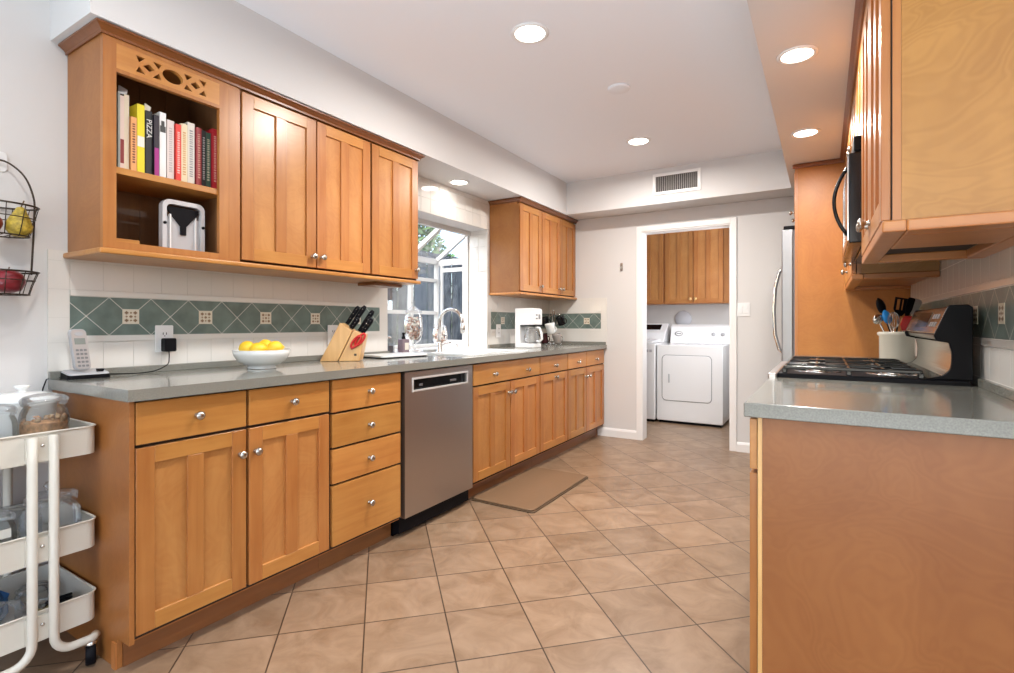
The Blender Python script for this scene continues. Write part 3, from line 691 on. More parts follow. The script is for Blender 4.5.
# ---- books
book_spec = [  # y0, y1, top, spine colour, second colour, label
 (.896, .903, 1.989, (.30, .33, .31), None, 'thin grey green cookbook at the left end of the row'),
 (.904, .918, 1.982, (.70, .56, .50), (.25, .03, .03), 'cream pink cookbook with dark red picture low on its spine'),
 (.919, .936, 1.992, (.68, .60, .46), None, 'tall cream cookbook between pink spine and orange spine'),
 (.938, .958, 1.913, (.75, .36, .14), (.16, .05, .03), 'short orange cookbook left of the yellow one'),
 (.961, .987, 1.971, (.72, .62, .02), (.75, .74, .66), 'bright yellow cookbook with white band on spine'),
 (.992, 1.016, 1.957, (.015, .016, .018), (.7, .7, .68), 'black cookbook with white capital letters on spine'),
 (1.019, 1.037, 1.948, (.02, .015, .025), (.33, .02, .20), 'black cookbook with magenta lower spine'),
 (1.040, 1.064, 1.967, (.74, .74, .74), (.05, .05, .05), 'white cookbook with black patch near the top'),
 (1.069, 1.096, 1.947, (.66, .58, .56), (.45, .40, .40), 'pale pinkish white cookbook left of the red one'),
 (1.099, 1.119, 1.938, (.68, .04, .03), (.75, .45, .4), 'bright red cookbook right of centre of the row'),
 (1.121, 1.146, 1.948, (.72, .62, .42), (.55, .30, .12), 'cream yellow cookbook right of the bright red one'),
 (1.148, 1.177, 1.963, (.64, .61, .55), (.25, .25, .26), 'thick off white cookbook left of the maroon one'),
 (1.180, 1.201, 1.950, (.28, .03, .035), (.50, .25, .18), 'maroon cookbook left of the thin black one'),
 (1.203, 1.221, 1.946, (.02, .02, .022), (.35, .33, .33), 'thin black cookbook between maroon and dark green spines'),
 (1.223, 1.244, 1.944, (.045, .085, .06), (.45, .42, .3), 'dark green cookbook second from the right end'),
 (1.247, 1.268, 1.966, (.42, .02, .03), (.6, .35, .3), 'crimson cookbook at the right end of the row')]
ZSH = 1.6975
for i, (y0, y1, zt_, c, c2_, lab) in enumerate(book_spec):
    m1 = pmat('book_cover', c, .45); dep = .19
    xs = -2.248 - .004*(i % 3)
    t = thing('cookbook', lab, 'book', (xs-dep/2, (y0+y1)/2, ZSH), 'cookbooks on the cabinet shelf')
    mb = MB(); th = min(.0025, (y1-y0)*.25)
    mb.box(xs-dep, xs-.002, y0, y0+th, ZSH, zt_); mb.box(xs-dep, xs-.002, y1-th, y1, ZSH, zt_); mb.box(xs-.004, xs, y0, y1, ZSH, zt_)
    mb.build('cover', m1, t, bevel=.0008)
    MB().box(xs-dep+.004, xs-.004, y0+th, y1-th, ZSH+.003, zt_-.004).build('pages', paper, t)
    if c2_:
        m2 = pmat('book_print', c2_, .5); mb = MB(FX(xs)); w_ = y1-y0; H = zt_-ZSH; yc = (y0+y1)/2
        if i == 1: mb.box(y0+.001, y1-.001, ZSH+.03, ZSH+.12, 0, .0005)
        elif i == 4: mb.box(y0+.001, y1-.001, ZSH+.11, ZSH+.15, 0, .0005)
        elif i == 6: mb.box(y0+.001, y1-.001, ZSH+.01, ZSH+.12, 0, .0005)
        elif i == 7: mb.box(y0+.002, y1-.002, ZSH+.19, ZSH+.215, 0, .0005); mb.box(y0+.006, y1-.006, ZSH+.215, ZSH+.235, 0, .0005)
        elif i != 5:
            z = ZSH + .04
            while z < zt_-.03:
                l = random.uniform(.006, .012)
                mb.box(yc-w_*.22, yc+w_*.22, z, z+l*.55, 0, .0005); z += l
        if mb.v: mb.build('spine_print', m2, t)
        if i == 5: text_mesh('spine_lettering', 'PIZZA', .027, basis((xs+.0004, yc, ZSH+.19), (0, 0, -1), (0, 1, 0), (1, 0, 0)), m2, t)
def flap(lab, y0, y1, z0, z1):
    mb = MB(); mb.add([(-2.27, y0, z0), (-2.262, y1, z0), (-2.262, y1+.004, z1-.012), (-2.27, y0+.002, z1), (-2.275, y0, z0), (-2.267, y1, z0), (-2.267, y1+.004, z1-.012), (-2.275, y0+.002, z1)], [(0,1,2,3),(4,5,6,7),(0,1,5,4),(1,2,6,5),(2,3,7,6),(3,0,4,7)], raw=True)
    tag(mb.build('loose_paper', paper if y0 > .95 else grey_plastic, at=((-2.268), (y0+y1)/2, z0)), lab, 'paper')
flap('grey loose sheet sticking up above the cream cookbooks', .905, .930, 1.9935, 2.025)
flap('white loose sheet sticking up behind the black lettered cookbook', .994, 1.010, 1.9585, 1.988)
# mandoline slicer in the lower compartment
ms = thing('mandoline_slicer', 'white and grey upright slicer standing on the cabinet floor', 'kitchen slicer', (-2.28, 1.135, 1.42))
def arch(a0, a1, z0, z1, r): return [(a0, z0), (a1, z0)] + arc(a1-r, z1-r, r, 0, PI/2, 6) + arc(a0+r, z1-r, r, PI/2, PI, 6)
mb = MB(FX(-2.285)); t_ = .03
A = arch(1.052, 1.218, 1.4205, 1.628, .03); B = arch(1.068, 1.202, 1.4205, 1.610, .02)
n = len(A); vs = [(p[0], p[1], c) for c in (0, t_) for p in A] + [(p[0], p[1], c) for c in (0, t_) for p in B]; fs = []
for i in range(1, n):
    j = (i+1) % n
    fs += [(n+i, n+j, 3*n+j, 3*n+i), (i, j, 2*n+j, 2*n+i), (i, j, n+j, n+i), (2*n+i, 2*n+j, 3*n+j, 3*n+i)]
fs += [(n, n+1, 1, 0), ]
mb.add(vs, fs); mb.build('frame', pmat('slicer_white', (.50, .50, .52), .3), ms)
MB(FX(-2.285)).box(1.069, 1.201, 1.4205, 1.56, .004, .016).build('plate', grey_plastic, ms)
mb = MB(FX(-2.285)); mb.prism([(1.075, 1.60), (1.195, 1.60), (1.195, 1.585), (1.146, 1.525), (1.146, 1.49), (1.124, 1.49), (1.124, 1.525), (1.075, 1.585)], .016, .024); mb.build('hopper', black_satin, ms)
mb = MB(); mb.box(-2.277, -2.262, 1.083, 1.088, 1.425, 1.57); mb.box(-2.277, -2.262, 1.182, 1.187, 1.425, 1.57); mb.build('rail', white_plastic, ms)
mb = MB(); mb.lathe([(0, 0), (.006, 0), (.006, .005), (0, .006)], (-2.255, 1.06, 1.53), (1, 0, 0), 10); mb.lathe([(0, 0), (.006, 0), (.006, .005), (0, .006)], (-2.255, 1.21, 1.53), (1, 0, 0), 10); mb.build('screw', black_satin, ms)
tag(MB().box(-2.40, -2.24, .885, .965, 1.4205, 1.442).build('wooden_block', wood_h, at=(-2.32, .925, 1.4205), bevel=.002), 'flat wooden block on the cabinet floor beneath the cookbooks', 'wooden block')

# ---------------------------------------------------------------- things on the left counter
CT = .9155
# cordless phone
ph = thing('cordless_phone_base', 'silver and black cordless phone charging base on the counter end', 'phone base', (-2.37, .885, CT))
def RZ(cx, cy, ang):
    c_, s_ = math.cos(ang), math.sin(ang)
    return lambda a, b, c: (cx + a*c_ - b*s_, cy + a*s_ + b*c_, c)
# local frame: a to the viewer's right, b away from the viewer
PA = YAW
tfp = RZ(-2.420, .858, PI/2)
mb = MB(tfp); o = rrect(-.068, .068, -.045, .045, .016)
vs = [(p[0], p[1], CT) for p in o] + [(p[0]*.99, p[1]*.97, CT+.014+.012*(p[1]+.045)/.09) for p in o]; n = len(o)
mb.add(vs, [list(range(n))[::-1], list(range(n, 2*n))] + [(i, (i+1) % n, n+(i+1) % n, n+i) for i in range(n)]); mb.build('base_shell', black_satin, ph)
mb = MB(tfp); vs = [(p[0]*.97, p[1]*.94, CT+.0145+.012*(p[1]+.045)/.09) for p in o] + [(p[0]*.93, p[1]*.90, CT+.019+.013*(p[1]+.045)/.09) for p in o]
mb.add(vs, [list(range(n))[::-1], list(range(n, 2*n))] + [(i, (i+1) % n, n+(i+1) % n, n+i) for i in range(n)]); mb.build('top_plate', grey_plastic, ph)
mb = MB(tfp); mb.box(.038, .060, .0, .016, CT+.024, CT+.032); mb.box(.03, .05, -.020, -.010, CT+.021, CT+.028); mb.build('button', black_satin, ph)
hs = thing('phone_handset', 'silver cordless handset standing in its charging base', 'phone', (-2.40, .865, CT+.03))
lean = .16
def tfh(a, b, c):  # a across, b up the handset, c outward
    x = -.012+a; z = CT+.030 + b*math.cos(lean) ; y_ = b*math.sin(lean)*.6 - c
    return tfp(x - b*.09, y_+.006, z + c*.1)
mb = MB(tfh); mb.prism(rrect(-.026, .026, 0, .158, .016), 0, .022); mb.build('shell', grey_plastic, hs, bevel=.003)
silver = pmat('silver_plastic', (.46, .43, .42), .3, .3)
mb = MB(tfh); mb.prism(rrect(-.0235, .0235, .004, .154, .015), .0222, .026); fp = mb.build('front_panel', silver, hs)
MB(tfh).box(-.017, .017, .098, .122, .026, .0266).build('display', lcd, fp)
mb = MB(tfh); mb.prism([(.014*math.cos(i*PI/8), .138+.008*math.sin(i*PI/8)) for i in range(16)], .026, .0275); mb.build('earpiece', grey_plastic, fp)
mb = MB(tfh)
for r_ in range(5):
    for k_ in range(3): mb.prism(rrect(-.017+.0125*k_, -.008+.0125*k_, .012+.015*r_, .020+.015*r_, .002, 2), .026, .0275)
mb.build('key', mid_grey, fp)
def outlet(label, tf, a, z, w=.073, h=.118, plug=True, switch=False):
    t = thing('wall_outlet' if not switch else 'light_switch', label, 'outlet' if not switch else 'switch', tf(a, z, 0))
    mb = MB(tf); mb.prism(rrect(a-w/2, a+w/2, z-h/2, z+h/2, .005, 3), .0005, .0055); pl = mb.build('cover_plate', white_plastic, t, bevel=.001)
    if switch:
        for da in ((-.023, .023) if w > .09 else (0,)): MB(tf).box(a+da-.016, a+da+.016, z-.033, z+.033, .0055, .009).build('rocker', white_plastic, t, bevel=.001)
    else:
        for dz in (.02, -.02):
            mb = MB(tf); mb.prism(rrect(a-.016, a+.016, z+dz-.013, z+dz+.013, .008, 4), .0055, .008); s_ = mb.build('socket', white_plastic, t)
            mb = MB(tf); mb.box(a-.008, a-.005, z+dz-.003, z+dz+.007, .008, .0083); mb.box(a+.005, a+.008, z+dz-.003, z+dz+.007, .008, .0083); mb.box(a-.002, a+.002, z+dz-.010, z+dz-.006, .008, .0083)
            mb.build('slot', black_satin, s_)
    return t
outlet('white outlet on the tile behind the phone cord, with a black adapter', FX(WX+.0125), 1.166, 1.058)
outlet('white outlet partly hidden behind the knife block', FX(WX+.0125), 2.088, 1.058)
outlet('white outlet on the tile between window and coffee maker', FX(WX+.0125), 3.924, 1.062)
outlet('white double light switch on the far wall right of the doorway', FYn(BY), -.600, 1.250, .105, .118, switch=True)
ad_ = thing('power_adapter', 'black plug in adapter with thin cord on the left outlet', 'adapter', (-2.46, 1.187, 1.03))
MB(FX(WX+.021)).prism(rrect(1.150, 1.198, 1.002, 1.060, .006, 3), 0, .035).build('plug_body', black_satin, ad_, bevel=.002)
pe = tfp(.072, .02, CT+.008)
MB().tube(curve([(-2.465, 1.176, 1.003), (-2.463, 1.176, .975), (-2.455, 1.165, .945), (-2.44, 1.11, .923), (-2.43, 1.05, .9185), (-2.40, 1.0, .921), pe]), .0022, 6).build('cord', black_satin, ad_)
tag(MB().tube([(-2.475, .80, .9185), (-2.478, .775, .921), (-2.48, .758, .915), (-2.482, .748, .88), (-2.483, .742, .80), (-2.484, .735, .70)], .0022, 6).build('phone_cable', black_satin, at=(-2.48, .77, .92)), 'thin dark cable hanging off the counter end behind the phone', 'cable')
# bowl + lemons
bx, by = -2.245, 1.475
bw = thing('fruit_bowl', 'white footed ceramic bowl holding lemons on the counter', 'bowl', (bx, by, CT))
MB().lathe([(0, .0), (.062, 0), (.064, .004), (.058, .012), (.080, .020), (.104, .038), (.119, .062), (.125, .086), (.121, .087), (.113, .062), (.098, .042), (.06, .03), (0, .026)], (bx, by, CT), n=40).build('bowl_body', white_ceramic, bw)
MB().lathe([(.1240, .083), (.1260, .0855), (.1240, .0878), (.1205, .0872), (.1215, .083)], (bx, by, CT), n=40).build('rim', white_ceramic, bw)
lp = [(0, -.075, -.010, 'leftmost lemon in the white bowl', (1, .3, .1)), (1, .002, -.045, 'front lemon in the white bowl', (.6, .8, .2)), (2, .072, .000, 'rightmost lemon in the white bowl', (.2, 1, .1)), (3, -.005, .048, 'back lemon in the white bowl', (1, -.5, .1))]
er, ef = Vector((math.cos(YAW), math.sin(YAW), 0)), Vector((-math.sin(YAW), math.cos(YAW), 0))
for i, a, b_, lab, ax in lp:
    c_ = Vector((bx, by, CT+.094 + (.006 if i == 3 else 0) - (.006 if i == 1 else 0))) + er*a*.86 + ef*b_*.95
    pr = [(0, -.043), (.005, -.042), (.010, -.037)] + [(.034*math.cos(t), .036*math.sin(t)) for t in [-1.1+2.2*k/10 for k in range(11)]] + [(.009, .038), (.005, .043), (0, .044)]
    q = thing('lemon', lab, 'lemon', c_, 'lemons in the white bowl')
    MB().lathe(pr, c_, ax, 20).build('fruit', lemon, q)
    an = Vector(ax).normalized(); MB().lathe([(0, -.001), (.004, -.001), (.003, .002), (0, .0025)], c_ - an*.0445, -an, 8).build('stem_end', stem_brown, q)
# knife block: profile in (a = right, z), thickness away from viewer
kc = Vector((-2.322, 2.012, CT))
KA = YAW + .06
def tfk(a, b, c): return tuple(kc + Vector((math.cos(KA), math.sin(KA), 0))*a + Vector((-math.sin(KA), math.cos(KA), 0))*c + Vector((0, 0, b)))
kb = thing('knife_block', 'slanted beech wood knife block on the counter by the window', 'knife block', kc)
MB(tfk).prism([(-.106, 0), (-.010, 0), (.072, .170), (.003, .214)], -.05, .055).build('block_body', block_wood, kb, bevel=.003)
MB(tfk).prism([(-.006, 0), (.108, 0), (.138, .150), (.076, .170)], -.046, .050).build('front_wedge', block_wood, kb, bevel=.003)
MB(tfk).box(.080, .094, .030, .042, -.0468, -.046).build('burnt_mark', bronze, kb)
kd = Vector((.555, .83)).normalized()
kn = [(.020, .204, .03, .125, 'tallest knife handle at the left of the block'), (.050, .185, -.005, .150, 'longest handle at the centre of the block'), (.060, .178, -.035, .075, 'short handle in front of the block centre'), (.092, .164, .02, .145, 'slim handle at the back right of block'), (.104, .160, -.012, .105, 'handle second from the right in the block'), (.122, .154, -.032, .100, 'rightmost and lowest handle in the block')]
for a, z, c, l, lab in kn:
    z -= .001
    q = thing('kitchen_knife', 'black handled kitchen knife, ' + lab, 'knife', tfk(a, z, c), 'knives in the block')
    pts = [tfk(a+kd.x*s_, z+kd.y*s_, c) for s_ in (.006, .014, l*.5, l*.88, l)]
    MB().tube(pts, .01, 10, radii=[.0125, .0115, .0140, .0148, .009]).build('handle', black_satin, q)
    MB().tube([tfk(a+kd.x*.001, z+kd.y*.001, c), tfk(a+kd.x*.008, z+kd.y*.008, c)], .008, 8).build('bolster', nickel, q)
    for s_ in (.35, .6, .85):
        mb = MB(); mb.lathe([(0, 0), (.0022, 0), (.0022, .0008), (0, .001)], Vector(tfk(a+kd.x*l*s_, z+kd.y*l*s_, c-.0142)), Vector(tfk(0, 0, -1))-Vector(tfk(0, 0, 0)), 8)
        mb.build('rivet', nickel, q)
sx_ = thing('kitchen_scissors', 'kitchen scissors with red handles tucked in the front of the knife block', 'scissors', tfk(.10, .11, -.06))
for o_, r_ in ((.0, 0), (.022, .012)):
    c0 = (.092+o_, .108+r_); pts = []
    for i in range(18):
        t = i*PI/9; u_, v_ = .040*math.cos(t), .015*math.sin(t); pts.append(tfk(c0[0]+u_*.62-v_*.78, c0[1]+u_*.78+v_*.62, -.056+.004*(o_ > 0)))
    MB().tube(pts, .0062, 8, closed=True).build('handle', red_plastic, sx_)
    MB(tfk).prism([(c0[0]-.030, c0[1]-.040), (c0[0]-.022, c0[1]-.044), (c0[0]-.014, c0[1]-.030), (c0[0]-.022, c0[1]-.026)], -.0560, -.0480).build('shank', red_plastic, sx_)
# cutting board
cbd = thing('cutting_board', 'white cutting board with dark rubber edge lying right of knife block', 'cutting board', (-2.33, 2.40, CT))
bt = RZ(-2.322, 2.44, PI/2-.16)
mb = MB(bt); mb.prism(rrect(-.18, .18, -.115, .115, .02), CT+.006, CT+.017); mb.build('board', white_plastic, cbd, bevel=.002)
mb = MB(bt); mb.prism(rrect(-.177, .177, -.112, .112, .02), CT, CT+.0062); mb.build('rubber_edge', black_satin, cbd)
# jars on the window sill
SZ = .9155
def apothecary(x, y, h, r, label, fill):
    t = thing('apothecary_jar', label, 'glass jar', (x, y, SZ)); k = h/.385
    MB().lathe([(r*.72, 0), (r*.72, .006*k), (r*.22, .018*k), (r*.17, .04*k), (r*.30, .058*k), (r*.78, .085*k), (r, .135*k), (r*1.02, .20*k), (r*.96, .255*k), (r*.80, .285*k), (r*.84, .292*k)], (x, y, SZ), n=28).build('jar_body', JAR, t)
    MB().lathe([(r*.92, .2925*k), (r*.94, .298*k), (r*.60, .318*k), (r*.26, .338*k), (r*.12, .348*k), (r*.22, .362*k), (r*.13, .378*k), (0, .385*k)], (x, y, SZ), n=24).build('lid', ACRYL, t)
    mb = MB()
    rnd = random.Random(5)
    for i in range(fill):
        zz = rnd.uniform(.095, .255)*k; a = rnd.uniform(0, 2*PI); kk = .55 if zz < .12*k else .80; rr = r*kk*math.sqrt(rnd.random())
        p = Vector((x+rr*math.cos(a), y+rr*math.sin(a), SZ+zz)); s_ = rnd.uniform(.008, .013)
        mb.lathe([(0, -s_*.5), (s_, -s_*.1), (s_*.8, s_*.3), (0, s_)], p, (rnd.uniform(-1, 1), rnd.uniform(-1, 1), rnd.uniform(-1, 1)), 7, mat=i % 3)
    q = mb.build('seashells', [shell_m, paper, stem_shell], t); q['kind'] = 'stuff'
stem_shell = pmat('shell_brown', (.30, .16, .10), .5)
apothecary(-2.60, 2.925, .385, .068, 'tall lidded glass apothecary jar of seashells on the window sill', 170)
apothecary(-2.63, 3.275, .24, .060, 'smaller glass jar of seashells behind the faucet', 70)
def box_jar(): pass
t = thing('glass_canister', 'small square glass jar of dark beans at the left of the sill', 'glass jar', (-2.62, 2.675, SZ))
mb = MB(lambda a, b, c: (a, b, c)); mb.prism(rrect(-2.66, -2.58, 2.635, 2.715, .015), SZ, SZ+.085); mb.prism(rrect(-2.645, -2.595, 2.65, 2.70, .015), SZ+.085, SZ+.10); mb.build('jar_body', JAR, t)
MB().prism(rrect(-2.654, -2.586, 2.641, 2.709, .012), SZ+.004, SZ+.055).build('beans', pmat('dark_beans', (.10, .09, .11), .6, noise=.6, nscale=120), t)
MB().lathe([(0, .10), (.028, .10), (.03, .104), (.03, .118), (.022, .124), (0, .125)], (-2.62, 2.675, SZ)).build('lid', nickel, t)
t = thing('soap_bottle', 'clear soap bottle of mauve liquid with black pump on the sill', 'soap bottle', (-2.545, 2.76, SZ))
MB().prism(rrect(-2.575, -2.515, 2.725, 2.795, .012), SZ, SZ+.10).build('bottle', lavender, t, bevel=.006)
MB().lathe([(0, .10), (.014, .10), (.014, .118), (.008, .12), (.008, .132), (.011, .134), (.011, .146), (0, .147)], (-2.545, 2.76, SZ)).build('pump', black_satin, t)
MB().box(-2.514, -2.5135, 2.74, 2.78, SZ+.025, SZ+.075).build('paper_label', paper, t)
t = thing('white_dish', 'shallow white dish on the sill between shell jars', 'dish', (-2.56, 3.06, SZ))
MB().lathe([(0, 0), (.05, 0), (.085, .018), (.083, .020), (.05, .006), (0, .006)], (-2.585, 3.10, SZ), n=28).build('dish_body', white_ceramic, t)
# coffee maker (side view, brew head towards the room)
cm = thing('coffee_maker', 'white drip coffee maker standing on the far counter', 'coffee maker', (-2.25, 4.0, CT))
cy0, cy1 = 3.93, 4.09
tfc = lambda a, b, c: (a, c, b)
MB(tfc).prism([(-2.318, CT), (-2.14, CT), (-2.14, CT+.035), (-2.265, CT+.04), (-2.265, CT+.195), (-2.13, CT+.20), (-2.13, CT+.335), (-2.15, CT+.345), (-2.318, CT+.345)], cy0, cy1).build('housing', white_plastic, cm, bevel=.006)
MB(tfc).box(-2.262, -2.128, CT+.188, CT+.198, cy0-.001, cy1+.001).build('seam_band', black_satin, cm)
mb = MB(); mb.lathe([(0, 0), (.055, 0), (.064, .02), (.066, .06), (.058, .11), (.045, .135)], (-2.195, (cy0+cy1)/2, CT+.037), n=24); mb.build('carafe', ACRYL, cm)
MB().lathe([(.045, .135), (.048, .137), (.048, .147), (0, .15)], (-2.195, (cy0+cy1)/2, CT+.037), n=24).build('carafe_lid', white_plastic, cm)
yc = (cy0+cy1)/2 - .02
MB().tube([(-2.15, yc, CT+.178), (-2.105, yc, CT+.172), (-2.085, yc, CT+.13), (-2.082, yc, CT+.075), (-2.105, yc, CT+.055), (-2.135, yc, CT+.06)], .011, 8).build('carafe_handle', white_plastic, cm)
mb = MB(FX(-2.13)); mb.box(cy0+.04, cy0+.07, CT+.25, CT+.262, 0, .003); mb.box(cy0+.04, cy0+.07, CT+.28, CT+.292, 0, .003); mb.box(cy0+.09, cy0+.12, CT+.25, CT+.292, 0, .003); mb.build('control_buttons', mid_grey, cm)
# mug stand
mx, my = -2.27, 4.60
mst = thing('mug_stand', 'chrome wire mug stand in the far counter corner', 'mug stand', (mx, my, CT))
MB().tube([(mx+.075*math.cos(i*PI/10), my+.075*math.sin(i*PI/10), CT+.02) for i in range(20)], .004, 6, closed=True).build('base_ring', chrome, mst)
mb = MB()
for i in range(4):
    a = PI/4+i*PI/2; mb.lathe([(0, 0), (.009, .003), (.009, .012), (0, .017)], (mx+.075*math.cos(a), my+.075*math.sin(a), CT), n=10)
mb.build('foot', chrome, mst)
mb = MB()
for dx in (-.012, .012): mb.tube([(mx+.075*math.copysign(1, dx), my, CT+.02), (mx+dx*2, my, CT+.04), (mx+dx, my, CT+.08), (mx+dx, my, CT+.335)], .003, 6)
mb.tube([(mx-.012, my, CT+.335), (mx, my, CT+.355), (mx+.012, my, CT+.335)], .003, 6); mb.build('post', chrome, mst)
mug_pos = [(-.070, -.03, .185, black_gloss, 'upper black mug on the left of chrome mug stand'), (.075, .03, .195, black_gloss, 'upper black mug on the right of chrome mug stand'), (.035, -.11, .115, white_ceramic, 'white mug hanging at the front of the mug stand'), (-.055, -.075, .022, pmat('maroon_mug', (.06, .012, .015), .15), 'dark maroon mug low on the left of mug stand'), (.075, -.05, .022, pmat('grey_mug', (.30, .27, .25), .2), 'grey mug low on the right of mug stand')]
mb = MB()
for dx, dy, dz, m_, lab in mug_pos[:3]: mb.tube([(mx, my, CT+dz+.12), (mx+dx*.5, my+dy*.5, CT+dz+.10), (mx+dx, my+dy, CT+dz+.105)], .0025, 6)
mb.build('hook', chrome, mst)
for dx, dy, dz, m_, lab in mug_pos:
    q = Vector((mx+dx, my+dy, CT+dz))
    t = thing('coffee_mug', lab, 'mug', q, 'mugs on the chrome stand')
    sc_ = 1.22 if m_ is white_ceramic else 1.1
    MB().lathe([(a_*sc_, b_*sc_) for a_, b_ in [(0, 0), (.028, 0), (.034, .012), (.039, .075), (.040, .083), (.037, .083), (.032, .015), (0, .008)]], q, (-.15, -.2, 1), 20).build('mug_body', m_, t)
    hp = q + Vector((.036, -.006, .042))
    MB().tube([hp + Vector((.024*math.sin(a)*.9, -.010*math.sin(a), .024*math.cos(a))) for a in [PI*i/8 for i in range(9)]], .005, 8).build('mug_handle', m_, t)

# ---------------------------------------------------------------- wall basket with fruit
wb = thing('wall_basket', 'two tier black wire basket hanging on the left wall', 'basket', (-2.45, .64, 1.2))
wy = .612
mb = MB(); hw = .105
mb.tube(curve([(-2.485, wy, 1.70), (-2.47, wy+.035, 1.695), (-2.455, wy+.075, 1.655), (-2.45, wy+.098, 1.59), (-2.448, wy+.102, 1.52), (-2.45, wy+.094, 1.30)]), .0032, 7)
mb.tube(curve([(-2.485, wy, 1.70), (-2.47, wy-.035, 1.695), (-2.455, wy-.075, 1.655), (-2.45, wy-.098, 1.59), (-2.448, wy-.102, 1.52), (-2.45, wy-.094, 1.30)]), .0032, 7)
mb.build('hanger_frame', bronze, wb)
for zt_, zb_ in ((1.535, 1.43), (1.305, 1.225)):
    mb = MB()
    def rg(z, sx, sy, r): mb.tube([(-2.42+sx*math.cos(t), wy+sy*math.sin(t), z) for t in [i*PI/12 for i in range(24)]], r, 6, closed=True)
    rg(zt_, .073, .105, .0032); rg((zt_+zb_)/2+.01, .066, .096, .0018); rg(zb_, .055, .08, .0025)
    for i in range(12):
        t = i*PI/6; mb.tube([(-2.42+.073*math.cos(t), wy+.105*math.sin(t), zt_), (-2.42+.06*math.cos(t), wy+.088*math.sin(t), zb_+.03), (-2.42+.055*math.cos(t), wy+.08*math.sin(t), zb_)], .0016, 5)
    for k_ in range(-3, 4): 
        yy = wy+k_*.022; ww = .055*math.sqrt(max(0, 1-(k_*.022/.08)**2)); mb.tube([(-2.42-ww, yy, zb_), (-2.42+ww, yy, zb_)], .0016, 5)
    mb.build('wire_tray', bronze, wb)
hk = thing('adhesive_hook', 'white adhesive hook holding the wire basket on the wall', 'hook', (-2.49, wy, 1.70))
MB(FX(WX)).prism(rrect(wy+.000, wy+.040, 1.665, 1.735, .012, 4), .0005, .006).build('backing', white_plastic, hk)
MB().tube([(-2.494, wy+.010, 1.705), (-2.484, wy+.006, 1.692), (-2.476, wy+.004, 1.692), (-2.473, wy+.003, 1.708)], .005, 8).build('hook_arm', nickel, hk)
def apple_prof(r): return [(0, -.72*r), (.35*r, -.82*r), (.8*r, -.6*r), (1.0*r, 0), (.88*r, .5*r), (.5*r, .8*r), (.2*r, .74*r), (0, .62*r)]
def fruit(name, lab, cat, p, prof, mat, stem):
    t = thing(name, lab, cat, p); MB().lathe(prof, p, (0, .08, 1), 20).build('fruit_body', mat, t); q = Vector(p)
    MB().tube([q+Vector(stem[0]), q+Vector(stem[1])], .002, 6).build('stem', stem_brown, t)
fruit('pear', 'speckled yellow pear in the upper wire basket', 'pear', (-2.41, .662, 1.472), [(0, -.043), (.02, -.042), (.036, -.022), (.037, -.002), (.028, .022), (.017, .045), (.012, .058), (0, .064)], pear, ((0, .005, .062), (.004, .012, .085)))
fruit('apple', 'red apple beside the pear in the upper wire basket', 'apple', (-2.41, .584, 1.466), apple_prof(.036), apple, ((0, 0, .022), (0, .004, .04)))
fruit('apple', 'large dark red apple in the lower wire basket', 'apple', (-2.41, .632, 1.270), apple_prof(.047), apple, ((0, 0, .03), (0, .004, .05)))

# ---------------------------------------------------------------- white utility cart
cart = thing('utility_cart', 'white three tier metal utility cart on casters at left', 'cart', (-2.265, .627, 0))
X0, X1, Y0, Y1 = -2.44, -2.062, .492, .764
def tray(zb_, zt_):
    mb = MB(); o = rrect(X0, X1, Y0, Y1, .03); inn = rrect(X0+.003, X1-.003, Y0+.003, Y1-.003, .028)
    n = len(o); L = [ring(inn, zb_+.003), ring(inn, zt_), ring(o, zt_), ring(o, zb_)]
    vs = sum(L, []); fs = [(q*n+i, q*n+(i+1) % n, (q+1)*n+(i+1) % n, (q+1)*n+i) for q in range(3) for i in range(n)]
    fs += [tuple(range(n)), tuple(range(3*n, 4*n))[::-1]]
    mb.add(vs, fs, raw=True); q = mb.build('tray', cart_white, cart)
    pts = [(p[0], p[1], zt_) for p in rrect(X0-.001, X1+.001, Y0-.001, Y1+.001, .031)]
    MB().tube(pts, .0035, 6, closed=True).build('rolled_rim', cart_white, q)
    MB(FX(X1)).box(.578, .660, zb_+.004, zt_-.010, .0005, .010).build('bracket', cart_white, q)
    MB().lathe([(0, 0), (.0055, 0), (.005, .003), (0, .004)], (X1+.010, .618, (zb_+zt_)/2+.008), (1, 0, 0), 12).build('screw', nickel, q)
for zb_, zt_ in ((.695, .785), (.385, .476), (.145, .236)): tray(zb_, zt_)
for xs in (X1+.0155, X0-.0155):
    for ys, sg in ((.592, -1), (.644, 1)):
        pts = [(xs, ys, .778), (xs, ys, .17)] + [(xs, ys+sg*(.05-.05*math.cos(a)), .15-.055*math.sin(a)+.0) for a in [PI/2*i/6 for i in range(1, 7)]] + [(xs, ys+sg*.088, .093), (xs-math.copysign(.004, xs+2.25), ys+sg*.104, .093), (xs-math.copysign(.018, xs+2.25), ys+sg*.1155, .093)]
        MB().tube(pts, .0128, 14).build('leg_tube', cart_white, cart)
for xs in (X1-.004, X0+.012):
    for ys in (.490, .746):
        p = (xs, ys, 0); mb = MB(); mb.lathe([(0, -.014), (.032, -.014), (.036, -.009), (.036, .009), (.032, .014), (0, .014)], (xs, ys, .0365), (.34, .94, 0), 20); cs = mb.build('caster', black_satin, cart)
        mb = MB(); mb.lathe([(0, .045), (.012, .045), (.017, .055), (.017, .075), (.012, .083), (0, .084)], (xs, ys, 0), n=14); mb.build('caster_cap', nickel, cs)
